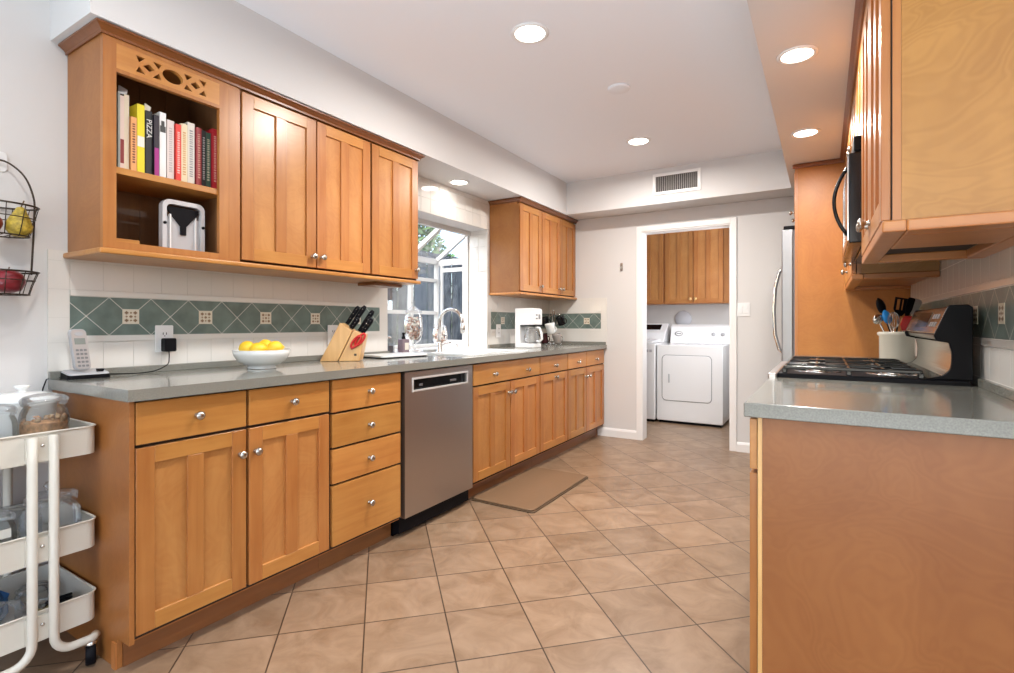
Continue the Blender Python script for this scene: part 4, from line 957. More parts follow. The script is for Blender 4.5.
# contents: top tray
TZ = .699
def canister(x, y, z, r, h, label, fill=None, fm=None, lidk=True, ribbed=False, body=JAR, knobr=.02):
    t = thing('glass_jar', label, 'glass jar', (x, y, z))
    pr = [(0, .001), (r*.92, .001), (r, .01)]
    if ribbed:
        for i in range(9): pr += [(r*(.96 + .04*math.sin(PI*(i+.5)/9)), .012+i*h*.08), (r*(1.02 + .03*math.sin(PI*(i+.5)/9)), .016+i*h*.08)]
        pr += [(r*.85, h*.86), (r*.68, h*.93), (r*.72, h)]
    else: pr += [(r, h*.66), (r*.95, h*.76), (r*.84, h*.83), (r*.82, h*.86), (r*.93, h*.88), (r*.93, h*.90), (r*.86, h*.91), (r*.86, h)]
    MB().lathe(pr, (x, y, z), n=32).build('jar_body', body, t)
    if lidk:
        MB().lathe([(r*.86, h), (r*.92, h+.004), (r*.90, h+.012), (r*.45, h+.020), (knobr*.6, h+.024), (knobr*.55, h+.030), (knobr, h+.042), (knobr*.7, h+.055), (0, h+.057)], (x, y, z), n=28).build('lid', ACRYL, t)
        MB().lathe([(r*.84, h-.012), (r*.90, h-.010), (r*.90, h-.002), (r*.84, h)], (x, y, z), n=28).build('seal_ring', ACRYL, t)
    else:
        MB().lathe([(r*.88, h*.915), (r*.96, h*.92), (r*.98, h*.96), (r*.96, h*.985), (r*.80, h+.006), (r*.4, h+.012), (0, h+.013)], (x, y, z), n=28).build('lid', ACRYL, t)
    if fill:
        mb = MB(); rnd = random.Random(int(x*1000) % 97)
        mb.lathe([(0, .004), (r*.9, .004), (r*.94, .012), (r*.94, fill-.01), (0, fill-.006)], (x, y, z), n=24)
        for i in range(90):
            a = rnd.uniform(0, 2*PI); rr = r*.88*(rnd.random()**.35); s_ = rnd.uniform(.010, .015)
            rr = r*.90*(rnd.random()**.2); mb.lathe([(0, -s_), (s_*.6, 0), (0, s_)], (x+rr*math.cos(a)*.93, y+rr*math.sin(a)*.93, z+rnd.uniform(fill*.55, fill+.004)), (rnd.uniform(-1, 1), rnd.uniform(-1, 1), .3), 6, mat=i % 2)
        q = mb.build('nuts', fm, t); q['kind'] = 'stuff'
    return t
canister(-2.160, .655, TZ, .063, .185, 'glass jar of nuts at the front of the top cart tray', .115, [nuts, pmat('nut_light', (.42, .27, .14), .6)], lidk=False)
canister(-2.155, .542, TZ, .046, .165, 'clear glass jar left of the nut jar on the top tray', lidk=False)
cd = thing('covered_dish', 'white lidded casserole dish at the back of the top cart tray', 'dish', (-2.34, .630, TZ))
MB(lambda a, b, c: (a, b, c)).lathe([(0, 0), (.07, 0), (.085, .03), (.092, .15), (.098, .158), (.088, .160), (0, .160)], (-2.335, .648, TZ), n=36).build('dish_body', white_ceramic, cd)
MB().lathe([(.100, .161), (.102, .168), (.090, .180), (.05, .190), (0, .193)], (-2.335, .648, TZ), n=36).build('lid', white_ceramic, cd)
MB().lathe([(.012, .190), (.010, .198), (.021, .208), (.021, .214), (0, .216)], (-2.335, .648, TZ), n=20).build('lid_knob', white_ceramic, cd)
tag(MB().prism(rrect(-2.150, -2.090, .505, .585, .008, 3), TZ, TZ+.072).build('pale_blue_tin', pmat('pale_blue', (.28, .38, .50), .3), at=(-2.12, .545, TZ), bevel=.003), 'pale blue tin at the near corner of the top tray', 'tin') if False else None
canister(-2.345, .628, .389, .075, .10, 'low clear glass jar at the back of the middle cart tray', lidk=False)
canister(-2.152, .670, .389, .075, .165, 'ribbed glass cookie jar with knob lid on the middle cart tray', ribbed=True, body=ACRYL)
t = canister(-2.140, .541, .389, .040, .15, 'plain glass jar with paper tag on the middle cart tray', lidk=False)
MB(FX(-2.099)).box(.524, .558, .478, .505, 0, .0008).build('paper_tag', paper, t)
# bottom tray odds and ends
def bag(name, label, cat, x, y, z, sx, sy, sz, mat, rot=0.0, seed=1):
    rnd = random.Random(seed); mb = MB(); n = 14; rows = []
    vs = []; fs = []
    for i in range(7):
        ph_ = -PI/2 + PI*i/6
        for j in range(n):
            th = 2*PI*j/n; k = 1+.22*rnd.uniform(-1, 1)
            px, py = sx*math.copysign(abs(math.cos(th))**.7, math.cos(th))*max(.02, math.cos(ph_))**.6*k, sy*math.copysign(abs(math.sin(th))**.7, math.sin(th))*max(.02, math.cos(ph_))**.6*k
            vs.append((x + px*math.cos(rot)-py*math.sin(rot), y + px*math.sin(rot)+py*math.cos(rot), z + sz*(1+math.sin(ph_))*(1+.12*rnd.uniform(-1, 1) if i else 1)))
    for i in range(6):
        for j in range(n): l = (j+1) % n; fs.append((i*n+j, i*n+l, (i+1)*n+l, (i+1)*n+j))
    fs += [tuple(range(n))[::-1], tuple(range(6*n, 7*n))]
    mb.add(vs, fs, 0, False, raw=True); return tag(mb.build(name, mat, at=(x, y, z)), label, cat)
bag('plastic_pouch', 'crumpled clear plastic pouch in the bottom cart tray', 'pouch', -2.165, .565, .149, .055, .045, .055, ACRYL, .2, 3)
bag('blue_packet', 'small blue packet behind the clear pouch, bottom tray', 'packet', -2.31, .560, .149, .05, .035, .06, pmat('packet_blue', (.03, .12, .30), .3), .3, 4)
bag('dried_herb_packet', 'yellowish green packet in the middle of the bottom cart tray', 'packet', -2.165, .655, .149, .042, .030, .022, pmat('herb_green', (.25, .22, .08), .6), .1, 5)
mb = MB()
for k_ in range(3): mb.tube([(-2.20+.045*math.cos(i*PI/8), .705+.030*math.sin(i*PI/8), .178+.010*k_+.02*math.cos(i*PI/8)) for i in range(16)], .005, 6, closed=True)
tag(mb.build('cord_coil', black_satin, at=(-2.2, .70, .149)), 'black coiled cord at the right end of the bottom cart tray', 'cord')
canister(-2.335, .680, .149, .05, .06, 'small low glass jar at the back of the bottom cart tray', lidk=False)

# ---------------------------------------------------------------- floor mat
fm = thing('kitchen_mat', 'brown cushioned anti fatigue mat on the floor before the sink', 'mat', (-1.69, 3.12, 0))
MB().prism(rrect(-1.925, -1.462, 2.695, 3.555, .03), .0005, .008).build('bevel_edge', mat_edge, fm, bevel=.003)
MB().prism(rrect(-1.915, -1.472, 2.705, 3.545, .03), .0082, .017).build('cushion_top', mat_foam, fm, bevel=.006, seg=3)

# ---------------------------------------------------------------- right side
RFD = FXn(-.150)         # base doors: back at -.15, front at -.17
pb = thing('peninsula_cabinet', 'maple base cabinet with large figured end panel at right foreground', 'cabinet', (.15, 1.9, 0))
MB().box(-.148, RX-.003, 1.530, 2.262, .10, .876).build('body', wood_v, pb)
MB().box(-.09, RX-.003, 1.530, 2.262, 0, .10).build('toe_kick', wood_dark, pb)
MB().box(-.138, RX-.003, 1.520, 1.5295, 0.0, .876).build('end_panel', wood_fig, pb)
MB().box(-.149, -.1385, 1.5195, 1.5295, 0.0, .876).build('edge_strip', block_wood, pb)
MB(RFD).box(1.53, 2.262, .105, .876, -.002, -.0008).build('gap_shade_sheet', gap_shade, pb)
d = slab('drawer', RFD, 1.535, 2.255, .733, .868, pb); knob(d, RFD, 1.895, .80, .02)
for a0, a1, ka in ((1.535, 1.890, 1.855), (1.900, 2.255, 1.935)):
    d = shaker('door', RFD, a0, a1, .125, .722, pb); knob(d, RFD, ka, .64, .02)
def rcounter(label, y0, y1, near=False):
    t = thing('countertop', label, 'countertop', (.14, (y0+y1)/2, .877))
    MB().box(-.18, RX-.009, y0, y1, .8775, .915).build('slab', quartz, t, bevel=.003)
    MB().box(RX-.026, RX-.0095, y0, y1, .9152, .943).build('upstand', quartz, t, bevel=.002)
rcounter('short grey quartz countertop in the right foreground, nearer than the range', 1.493, 2.268)
rcounter('grey quartz countertop beyond the range holding the utensil crock', 3.042, 3.985)
fb = thing('base_cabinet', 'maple base cabinet between the range and the tall fridge panel', 'cabinet', (.15, 3.5, 0))
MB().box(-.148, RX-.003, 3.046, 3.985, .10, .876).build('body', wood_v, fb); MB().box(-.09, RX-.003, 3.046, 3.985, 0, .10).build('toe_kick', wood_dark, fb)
d = slab('drawer', RFD, 3.05, 3.98, .733, .868, fb); knob(d, RFD, 3.5, .80, .02)
for a0, a1, ka in ((3.05, 3.51, 3.48), (3.52, 3.98, 3.55)):
    d = shaker('door', RFD, a0, a1, .125, .722, fb); knob(d, RFD, ka, .64, .02)
# range
ra = thing('gas_range', 'stainless and black freestanding gas range between the right counters', 'range', (.14, 2.655, 0))
RY0, RY1 = 2.275, 3.035
MB().box(-.12, .42, RY0, RY1, .03, .905).build('body', black_satin, ra)
MB(FXn(-.12)).box(RY0+.01, RY1-.01, .20, .74, .001, .045).build('oven_door', rg_steel, ra, bevel=.004)
MB(FXn(-.165)).box(RY0+.12, RY1-.12, .34, .60, .0005, .003).build('oven_window', black_gloss, ra)
mb = MB(); mb.tube([(-.165, RY0+.07, .70), (-.205, RY0+.08, .70), (-.205, RY1-.08, .70), (-.165, RY1-.07, .70)], .011, 10); mb.build('oven_handle', rg_steel, ra)
MB(FXn(-.12)).box(RY0+.01, RY1-.01, .035, .19, .001, .04).build('drawer', rg_steel, ra, bevel=.004)
MB(lambda a, b, c: (a, c, b)).prism([(-.12, .75), (-.175, .76), (-.185, .90), (-.12, .905)], RY0+.004, RY1-.004).build('knob_panel', rg_steel, ra)
for i in range(5):
    yy = RY0+.10+.14*i
    MB().lathe([(0, 0), (.021, 0), (.019, .022), (.0, .024)], (-.181, yy, .845), (-1, 0, .08), 16).build('burner_knob', black_satin, ra)
MB().box(-.155, .42, RY0, RY1, .9055, .932).build('cooktop', black_satin, ra, bevel=.004)
MB().box(-.188, -.1555, RY0, RY1, .9055, .930).build('front_trim', dw_steel, ra, bevel=.006)
for bx_, by_ in ((-.02, 2.44), (.22, 2.44), (-.02, 2.87), (.22, 2.87), (.10, 2.655)):
    MB().lathe([(.082, .9325), (.082, .935), (.060, .9335), (.048, .936), (0, .936)], (bx_, by_, 0), n=28).build('burner_bowl', chrome, ra)
    MB().lathe([(.042, .9362), (.042, .941), (.034, .944), (.034, .949), (0, .950)], (bx_, by_, 0), n=20).build('burner', nickel if by_ != 2.655 else black_iron, ra)
for y0_, y1_ in ((RY0+.02, RY0+.255), (RY0+.262, RY0+.498), (RY0+.505, RY1-.02)):
    mb = MB(); zg = .960; s_ = .0048
    for a_ in (y0_, y1_): mb.box(-.13, .29, a_-s_, a_+s_, zg-.012, zg)
    for x_ in (-.13, .08, .29): mb.box(x_-s_, x_+s_, y0_, y1_, zg-.012, zg)
    ym = (y0_+y1_)/2
    for x0_, x1_ in ((-.13, -.055), (.005, .155), (.215, .29)): mb.box(x0_, x1_, ym-s_, ym+s_, zg-.008, zg+.002)
    for x_ in (-.025, .185):
        for ya_, yb_ in ((y0_, y0_+.075), (y1_-.075, y1_)): mb.box(x_-s_, x_+s_, ya_, yb_, zg-.008, zg+.002)
    for x_ in (-.13, .08, .29):
        for a_ in (y0_, y1_): mb.box(x_-.008, x_+.008, a_-.008, a_+.008, .932, zg-.010)
    mb.build('grate', black_iron, ra, bevel=.0025, seg=2)
# backguard
tb = lambda a, b, c: (a, c, b)
LG = [(v.x, v.z) for v in curve([(.362, 0, 1.058), (.370, 0, 1.02), (.366, 0, .970), (.345, 0, .945)], 5)]
bgp = [(.424, .933), (.424, 1.178), (.412, 1.188), (.362, 1.186), (.322, 1.082), (.328, 1.066), *LG, (.30, .933)]
for yy in ((RY0+.001, RY0+.014), (RY1-.014, RY1-.001)): MB(tb).prism(bgp, *yy).build('end_cap', black_satin, ra, bevel=.003)
inn = [(.418, .934), (.418, 1.178), (.408, 1.184), (.366, 1.182), (.330, 1.083), (.334, 1.072), *[(x+.006, z+.002) for x, z in LG], (.31, .934)]
bgd = MB(tb).prism(inn, RY0+.0145, RY1-.0145).build('backguard', black_gloss, ra)
pd = Vector((.362-.324, 0, 1.184-1.084)).normalized(); pn = Vector((-pd.z, 0, pd.x))
def tpan(a, b, c): q = Vector((.330, a, 1.085)) + pd*b + pn*(c+.002); return tuple(q)
MB(tpan).box(RY0+.016, RY1-.016, .004, .098, 0, .004).build('control_panel', rg_steel, ra, bevel=.002)
mb = MB(tpan); mb.box(RY0+.24, RY0+.52, .025, .085, .0042, .005); mb.build('display', black_gloss, ra)
mb = MB(tpan)
for i in range(3):
    for j in range(2): mb.box(RY0+.07+.045*i, RY0+.10+.045*i, .028+.03*j, .045+.03*j, .0042, .0055)
mb.build('touch_buttons', mid_grey, ra)
MB(tb).prism([(x+.0005, z) for x, z in LG] + [(x+.0045, z+.001) for x, z in LG[::-1]], RY0+.018, RY1-.018).build('lower_guard', rg_steel, ra)
tag(MB().lathe([(0, 0), (.021, 0), (.021, .055), (.012, .062), (0, .063)], (.405, 2.74, 1.1905), n=16).build('spice_shaker', black_satin, at=(.405, 2.74, 1.1905)), 'small black shaker on top of the range backguard', 'shaker') if False else None
# crock + utensils
kx, ky = .318, 3.28
ck = thing('utensil_crock', 'cream stoneware crock full of cooking utensils beside the range', 'crock', (kx, ky, CT))
MB().lathe([(0, 0), (.069, 0), (.074, .006), (.075, .145), (.081, .150), (.082, .164), (.077, .168), (.070, .166), (.068, .02), (0, .012)], (kx, ky, CT), n=36).build('crock_body', cream_ceramic, ck)
MB().lathe([(.0810, .151), (.0832, .154), (.0832, .162), (.0815, .165)], (kx, ky, CT), n=36).build('rim_band', cream_ceramic, ck)
def ut(lab, name, dx, dy, lx, ly, h, hm, head, r=.0045, cat='utensil'):
    b = Vector((kx+dx, ky+dy, CT+.014)); tp = Vector((kx+lx, ky+ly, CT+h)); ax = (tp-b).normalized()
    t = thing(name, lab, cat, b, 'utensils in the cream crock'); MB().tube([b, b.lerp(tp, .5), tp], r, 8, radii=[r*1.2, r, r*.8]).build('handle', hm, t)
    head(t, tp, ax); return t
R3 = Vector((math.cos(YAW), math.sin(YAW), 0))
def spoon(m, L, w):
    def f(t, p, ax):
        n_ = ax.cross(R3).normalized(); s_ = R3 - ax*R3.dot(ax); s_.normalize()
        vs = []; fs = []; N = 9; K = 8
        for i in range(N):
            u_ = i/(N-1); ww = w*math.sin(PI*min(1, .08+.9*u_))**.6 if 0 < i < N-1 else w*.12
            for k in range(K): a = 2*PI*k/K; vs.append(p + ax*(L*u_-.006) + s_*ww*math.cos(a) + n_*(.004*math.sin(a) - .010*math.sin(PI*u_)*(1-(math.cos(a))**2*.8)))
        for i in range(N-1):
            for k in range(K): l = (k+1) % K; fs.append((i*K+k, i*K+l, (i+1)*K+l, (i+1)*K+k))
        fs += [tuple(range(K))[::-1], tuple(range((N-1)*K, N*K))]
        MB().add(vs, fs, 0, True, raw=True).build('head', m, t)
    return f
def paddle(m, L, w, slots=False, w0=.35):
    def f(t, p, ax):
        n_ = ax.cross(R3).normalized(); s_ = R3 - ax*R3.dot(ax); s_.normalize()
        tf = lambda a, b, c: tuple(p + s_*a + ax*b + n_*c)
        mb = MB(tf)
        if slots:
            mb.prism([(-w*w0, -.004), (w*w0, -.004), (w, L*.3), (-w, L*.3)], -.0015, .0015)
            for k in (-1, -.36, .28): mb.box(w*k, w*(k+.36) if k < .2 else w, L*.3, L*.9, -.0015, .0015) if k != -.36 else None
            mb.box(-w*.2, w*.1, L*.3, L*.9, -.0015, .0015); mb.box(-w, w, L*.9, L, -.0015, .0015)
        else: mb.prism([(-w*w0, -.004), (w*w0, -.004), (w, L*.35)] + arc(w*.5, L*.85, w*.5, 0, PI/2, 4) + arc(-w*.5, L*.85, w*.5, PI/2, PI, 4) + [(-w, L*.35)], -.0022, .0022)
        mb.build('head', m, t, bevel=.001)
    return f
def whisk(m, L, w):
    def f(t, p, ax):
        n_ = ax.cross(R3).normalized(); s_ = R3 - ax*R3.dot(ax); s_.normalize(); mb = MB()
        for k in range(4):
            d_ = s_*math.cos(k*PI/4) + n_*math.sin(k*PI/4)
            mb.tube([p + ax*L*.5*(1-math.cos(a)) + d_*w*math.sin(a)*(1 if True else 0) for a in [PI*i/8 for i in range(9)]] + [p + ax*L*.5*(1-math.cos(a)) - d_*w*math.sin(a) for a in [PI*(8-i)/8 for i in range(1, 9)]], .0014, 5)
        mb.build('head', m, t)
    return f
ut('black plastic spoon leaning left, tallest in the crock', 'cooking_spoon', .02, 0, -.058, -.02, .265, black_satin, spoon(black_satin, .085, .024))
ut('bright blue silicone spoon in the crock', 'spatula', .02, -.03, -.036, -.030, .212, nickel, spoon(blue_plastic, .075, .024))
ut('silver ladle leaning out at the left of the crock', 'ladle', .01, .03, -.075, -.035, .215, nickel, spoon(nickel, .05, .030))
ut('black slotted spoon at the centre of the crock', 'slotted_spoon', -.02, .03, .014, .040, .252, black_satin, paddle(black_satin, .09, .036, True))
ut('black flat spatula right of centre in the crock', 'spatula', -.02, 0, .040, .010, .248, black_satin, paddle(black_satin, .10, .018))
ut('grey metal turner leaning right in the crock', 'turner', -.03, .02, .062, .050, .262, nickel, paddle(grey_plastic, .075, .030))
ut('silver whisk at the front of the crock', 'whisk', -.01, 0, -.018, -.055, .185, nickel, whisk(nickel, .085, .024))
ut('wooden spoon handle standing behind the red spatula', 'wooden_spoon', .03, 0, .018, -.030, .215, block_wood, spoon(block_wood, .03, .010))
ut('red silicone spatula at the front right of the crock', 'spatula', -.02, 0, .022, -.058, .178, nickel, paddle(red_plastic, .072, .026))
# tall panel + fridge + cabinet above
tp_ = thing('tall_panel', 'tall maple side panel enclosing the refrigerator', 'panel', (.15, 4.0, 0))
MB().box(-.150, RX-.003, 3.992, 4.016, 0, 2.192).build('board', wood_tall, tp_)
MB().box(-.165, -.1505, 3.990, 4.018, 0, 2.192).build('edge_strip', wood_v, tp_)
MB().box(-.178, RX-.02, 3.972, 3.9915, 2.165, 2.193).build('top_moulding', wood_crown, tp_, bevel=.005)
frd = thing('refrigerator', 'stainless steel refrigerator with long curved handle beyond the tall panel', 'refrigerator', (.12, 4.47, 0))
MB().box(-.175, .44, 4.030, 4.925, .02, 1.765).build('body', mid_grey, frd)
for y0_, y1_, nm in ((4.032, 4.474, 'door'), (4.480, 4.923, 'door')):
    q = MB().box(-.247, -.1765, y0_, y1_, .74, 1.772).build(nm, fr_steel, frd, bevel=.008, seg=3)
    yh = 4.45 if y0_ < 4.1 else 4.505
    MB().tube([(-.247, yh, 1.56), (-.290, yh, 1.52), (-.318, yh, 1.40), (-.327, yh, 1.22), (-.318, yh, 1.04), (-.290, yh, .93), (-.247, yh, .89)], .012, 12).build('handle', chrome, q)
q = MB().box(-.247, -.1765, 4.032, 4.923, .06, .73).build('freezer_drawer', fr_steel, frd, bevel=.008, seg=3)
MB().tube([(-.247, 4.12, .66), (-.30, 4.14, .66), (-.30, 4.81, .66), (-.247, 4.83, .66)], .012, 10).build('handle', chrome, q)
MB().box(-.235, -.14, 4.035, 4.10, 1.7725, 1.795).build('hinge_cover', black_satin, frd, bevel=.004)
af = thing('wall_cabinet', 'maple cabinet above the refrigerator', 'cabinet', (.15, 4.48, 1.84))
MB().box(-.150, RX-.003, 4.019, 4.64, 1.84, 2.19).build('body', wood_v, af)
for a0, a1, ka in ((4.022, 4.325, 4.04), (4.332, 4.635, 4.36)):
    d = shaker('door', FXn(-.150), a0, a1, 1.845, 2.15, af); knob(d, FXn(-.150), ka if a0 > 4.2 else 4.06, 1.885, .02)
# right uppers
FRU = FXn(.138)
def rupper(label, y0, y1, z0, doors, kz, knobs, near_panel=False, depth=.138):
    t = thing('wall_cabinet', label, 'cabinet', (.3, (y0+y1)/2, z0))
    MB().box(depth+.001, RX-.009, y0+.011, y1, z0+.02, 2.192).build('body', wood_v, t)
    MB().box(depth+.018, RX-.009, y0, y0+.0105, z0, 2.192).build('end_panel', wood_figy, t)
    MB().box(depth+.001, depth+.0175, y0-.001, y0+.0105, z0, 2.192).build('face_frame', wood_v, t)
    MB().box(depth-.001, depth+.0008, y0, y1, z0, 2.18).build('gap_shade_sheet', gap_shade, t)
    for (a0, a1), ka in zip(doors, knobs):
        d = shaker('door', FXn(depth-.001), a0, a1, z0+.002, 2.165, t)
        if ka: knob(d, FXn(depth-.001), ka, kz, .02)
    return t
u1 = rupper('maple wall cabinet with figured end panel at upper right foreground', 1.520, 2.272, 1.366, [(1.524, 1.893), (1.899, 2.268)], 1.42, [1.86, 1.93])
# underside tray with a recess for a light, and light rails
mb = MB(); mb.box(.118, .165, 1.508, 2.272, 1.338, 1.366); mb.box(.165, RX-.009, 1.508, 1.58, 1.338, 1.366); mb.box(.165, RX-.009, 2.235, 2.272, 1.338, 1.366); mb.box(.40, RX-.009, 1.58, 2.235, 1.338, 1.366); mb.box(.165, .40, 1.58, 1.86, 1.338, 1.366)
mb.build('bottom_frame', wood_x, u1, bevel=.004)
MB().box(.165, .40, 1.86, 2.235, 1.3655, 1.385).build('light_recess', gap_shade, u1)  # recess top coloured near-black to read as shade
u2 = rupper('maple wall cabinet beyond the microwave beside the tall panel', 3.045, 3.985, 1.366, [(3.05, 3.51), (3.518, 3.98)], 1.42, [3.10, 3.55])
mb = MB(); mb.box(.118, .165, 3.032, 3.985, 1.338, 1.366); mb.box(.165, RX-.009, 3.032, 3.09, 1.338, 1.366); mb.box(.165, RX-.009, 3.95, 3.985, 1.338, 1.366); mb.build('bottom_frame', wood_x, u2, bevel=.004)
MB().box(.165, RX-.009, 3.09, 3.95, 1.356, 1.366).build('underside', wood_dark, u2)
u3 = rupper('short maple wall cabinet directly above the microwave', 2.276, 3.040, 1.815, [(2.28, 2.655), (2.661, 3.036)], 1.86, [2.62, 2.70])
cr2 = MB(lambda a, b, c: (a, c, b)).prism([(.118, 2.166), (.110, 2.166), (.104, 2.180), (.090, 2.192), (.118, 2.192)], 1.518, 3.97).build('crown_moulding', wood_crown, at=(.1, 2.7, 2.166))
tag(cr2, 'dark stained crown moulding along the right wall cabinets', 'moulding')
mw = thing('microwave', 'black and steel over range microwave with arched handle', 'microwave', (.25, 2.655, 1.415))
MB().box(.125, RX-.009, 2.278, 3.036, 1.415, 1.812).build('body', black_gloss, mw, bevel=.003)
MB(FXn(.124)).box(2.279, 2.80, 1.42, 1.75, .0005, .045).build('door', black_gloss, mw, bevel=.004)
MB(FXn(.079)).frame(2.285, 2.79, 1.43, 1.74, .03, .0005, .004).build('door_frame', rg_steel, mw)
MB(FXn(.124)).box(2.803, 3.034, 1.42, 1.75, .0005, .045).build('control_panel', black_gloss, mw, bevel=.004)
MB(FXn(.124)).box(2.279, 3.034, 1.755, 1.81, .0005, .030).build('vent_grille', black_satin, mw, bevel=.004)
MB().tube([(.078, 2.33, 1.71)] + [(.076-.042*math.sin(PI*i/14)**.8, 2.33, 1.705-.245*i/14) for i in range(1, 14)] + [(.078, 2.33, 1.455)], .0065, 10).build('handle', black_gloss, mw)

# ---------------------------------------------------------------- ceiling fittings
def downlight(x, y, z, label, r=.072, power=None):
    t = thing('recessed_downlight', label, 'ceiling light', (x, y, z), 'recessed downlights')
    MB().lathe([(r, -.0005), (r*1.25, -.0005), (r*1.25, -.004), (r*1.1, -.008), (r, -.006)], (x, y, z), n=36).build('trim_ring', trim_white, t)
    MB().lathe([(0, -.0045), (r*.98, -.0045), (r*.98, -.0005), (0, -.0005)], (x, y, z), n=36).build('lens', led, t)
    d_ = bpy.data.lights.new('downlight_lamp', 'AREA'); d_.shape = 'DISK'; d_.size = r*1.9; d_.energy = power or DOWN_POWER; d_.color = (1.0, .96, .91)
    d_.spread = math.radians(175)
    l_ = bpy.data.objects.new('downlight_lamp', d_); COL.objects.link(l_); l_.parent = t; l_.location = (0, 0, -.012)
downlight(-1.193, 2.165, ZC, 'nearer recessed downlight in the main ceiling')
downlight(-1.196, 3.869, ZC, 'farther recessed downlight in the main ceiling')
downlight(-.09, 2.363, ZS, 'nearer recessed downlight in the right soffit', .058, 12)
downlight(-.086, 3.35, ZS, 'farther recessed downlight in the right soffit', .058, 12)
downlight(-2.349, 3.153, ZS, 'recessed downlight in the soffit above the sink', .062, 1.0)
downlight(-1.19, 0.46, ZC, 'recessed downlight in the main ceiling nearest the camera', power=15)
t = thing('ceiling_speaker_cover', 'plain white round cover plate on the ceiling between the downlights', 'ceiling cover', (-1.025, 2.941, ZC))
MB().lathe([(0, -.012), (.055, -.012), (.062, -.009), (.065, -.0005), (0, -.0005)], (-1.025, 2.941, ZC), n=32).build('disc', ceil_paint, t)
vt = thing('air_vent', 'white framed air vent grille on the far soffit', 'vent', (-1.10, 4.648, 2.365))
VT = FYn(4.65)
MB(VT).frame(-1.305, -.895, 2.272, 2.460, .026, .0005, .010).build('frame', trim_white, vt, bevel=.002)
MB(VT).box(-1.28, -.92, 2.297, 2.435, .0003, .001).build('backing', drain_dark, vt)
mb = MB(VT)
for i in range(22): a = -1.272+.0163*i; mb.add([(a, 2.298, .0015), (a+.006, 2.298, .009), (a+.006, 2.434, .009), (a, 2.434, .0015), (a+.002, 2.298, .0015), (a+.008, 2.298, .009), (a+.008, 2.434, .009), (a+.002, 2.434, .0015)], [(0,1,2,3),(4,5,6,7),(0,1,5,4),(2,3,7,6),(1,2,6,5),(0,3,7,4)])
mb.build('slats', vent_metal, vt)
wh = thing('wall_hook', 'small metal wall hook on the far wall left of the doorway', 'hook', (-1.70, BY, 1.69))
MB(FYn(BY)).prism(rrect(-1.715, -1.69, 1.645, 1.725, .006, 3), .0005, .005).build('plate', nickel, wh)
MB().tube([(-1.7025, BY-.005, 1.70), (-1.7025, BY-.02, 1.675), (-1.7025, BY-.03, 1.66), (-1.7025, BY-.032, 1.675)], .004, 8).build('hook_arm', nickel, wh)

# ---------------------------------------------------------------- laundry
def panel_round(tf, a0, a1, b0, b1, r, c0, c1): return MB(tf).prism(rrect(a0, a1, b0, b1, r), c0, c1)
dr = thing('clothes_dryer', 'white front loading dryer with rounded rectangular door in the laundry room', 'dryer', (-1.26, 6.3, 0))
DY = 5.97; a0, a1 = -1.632, -.925
MB().box(a0, a1, DY, 6.64, .03, .888).build('body', white_enamel, dr, bevel=.008, seg=3)
MB().box(a0+.02, a1-.02, DY+.03, 6.62, .0, .03).build('base', black_satin, dr)
mb = MB(); T = FYn(DY); mb = MB(T)
o_ = rrect(-1.575, -1.035, .255, .775, .05); i_ = rrect(-1.569, -1.041, .261, .769, .047); n = len(o_)
vs = [(p[0], p[1], .0012) for p in o_] + [(p[0], p[1], .0012) for p in i_]; mb.add(vs, [(i, (i+1) % n, n+(i+1) % n, n+i) for i in range(n)]); mb.build('door_seam', mid_grey, dr, recalc=False)
q = panel_round(T, -1.568, -1.042, .262, .768, .046, .0005, .008).build('door', white_enamel, dr, bevel=.003)
panel_round(T, -1.500, -1.484, .46, .56, .006, .0085, .016).build('door_handle', grey_plastic, q)
MB(lambda a, b, c: (c, a, b)).prism([(6.43, .889), (6.64, .889), (6.64, 1.118), (6.52, 1.118), (6.475, 1.09)], a0+.035, a1).build('console', white_enamel, dr, bevel=.006)
cN = Vector((0, -(1.09-.889), -.045)).normalized(); 
def tcon(a, b, c):
    u = Vector((0, .045, .201)).normalized(); n_ = Vector((0, -.201, .045)).normalized(); return tuple(Vector((a, 6.43, .889)) + u*b + n_*c)
for xx in (-1.10, -1.0):
    p_ = Vector(tcon(xx, .115, .001)); MB().lathe([(0, 0), (.024, 0), (.021, .016), (0, .018)], p_, (0, -.97, .22), 18).build('dial', grey_plastic, dr)
mb = MB(tcon); mb.prism([(-1.50+.048*math.cos(i*PI/12), .12+.030*math.sin(i*PI/12)) for i in range(24)], .0005, .002); lg = mb.build('emblem', mid_grey, dr)
mb = MB(tcon); mb.prism([(-1.495+.037*math.cos(i*PI/12), .121+.022*math.sin(i*PI/12)) for i in range(24)], .002, .003); mb.build('emblem_centre', white_plastic, lg)
mb = MB(tcon); mb.box(-1.525, -1.468, .116, .126, .003, .0036); mb.build('emblem_bar', mid_grey, lg)
ws = thing('washing_machine', 'white top loading washer left of the dryer', 'washer', (-2.0, 6.3, 0))
b0, b1 = -2.335, -1.645
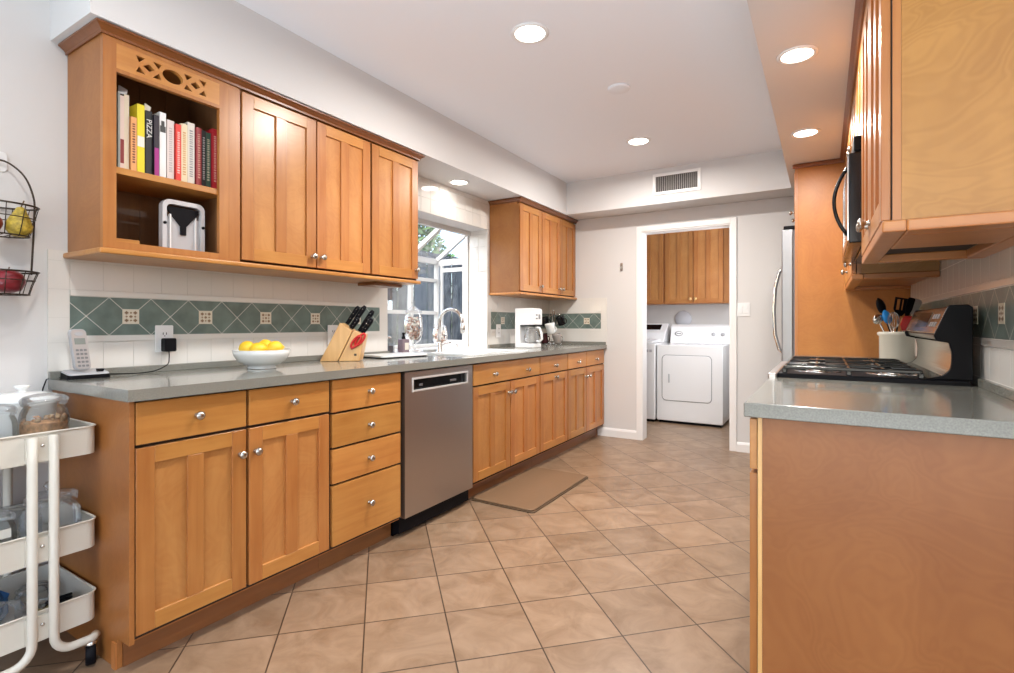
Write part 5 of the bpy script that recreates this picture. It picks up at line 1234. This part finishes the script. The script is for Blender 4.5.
MB().box(b0, b1, DY-.03, 6.64, .03, .90).build('body', white_enamel, ws, bevel=.008, seg=3)
MB().box(b0+.02, b1-.02, DY, 6.62, 0, .03).build('base', black_satin, ws)
MB(lambda a, b, c: (c, a, b)).prism([(5.99, .901), (6.42, .901), (6.42, .945), (6.05, .925)], b0+.05, b1-.05).build('lid', white_enamel, ws, bevel=.006)
MB(lambda a, b, c: (c, a, b)).prism([(6.32, .901), (6.64, .901), (6.64, 1.13), (6.56, 1.13), (6.40, 1.02)], b0, b1).build('console', white_enamel, ws, bevel=.01)
def tws(a, b, c):
    u = Vector((0, .16, .11)).normalized(); n_ = Vector((0, -.11, .16)).normalized(); return tuple(Vector((a, 6.40, 1.02)) + u*b + n_*c)
MB(tws).box(-2.0, -1.72, .06, .165, .0005, .003).build('display', black_gloss, ws)
mb = MB(FYn(DY-.03)); mb.box(-1.78, -1.72, .80, .83, .0005, .0015); mb.box(-1.71, -1.68, .80, .83, .0005, .0015); mb.build('sticker', grey_plastic, ws)
tag(MB().lathe([(0, -.012), (.098, -.012), (.102, .004), (.096, .014), (0, .018)], (-1.515, 6.765, 1.19), (0, -1, 0), 36).build('round_disc', pmat('pale_grey_disc', (.56, .57, .62), .5), at=(-1.515, 6.765, 1.19)), 'pale grey round disc on the wall behind the dryer console', 'disc')
lw = thing('wall_cabinet', 'maple wall cabinets hanging over the dryer in the laundry room', 'cabinet', (-1.45, 6.6, 1.37))
MB().box(-2.35, -.935, 6.475, 6.775, 1.368, 2.44).build('body', wood_v, lw)
FL = FYn(6.475)
for a0_, a1_, ka in ((-2.05, -1.685, None), (-1.665, -1.335, -1.360), (-1.327, -.998, -1.302)):
    d = shaker('door', FL, a0_, a1_, 1.375, 2.42, lw, st=.05)
    if ka:
        p = Vector(FL(ka, 1.425, .02)); MB().lathe([(0, 0), (.010, 0), (.007, .010), (.019, .020), (.019, .027), (0, .034)], p, (0, -1, 0), 16).build('knob', block_wood, d)
MB(FL).box(-.99, -.935, 1.368, 2.44, .001, .014).build('filler_strip', wood_panel, lw)
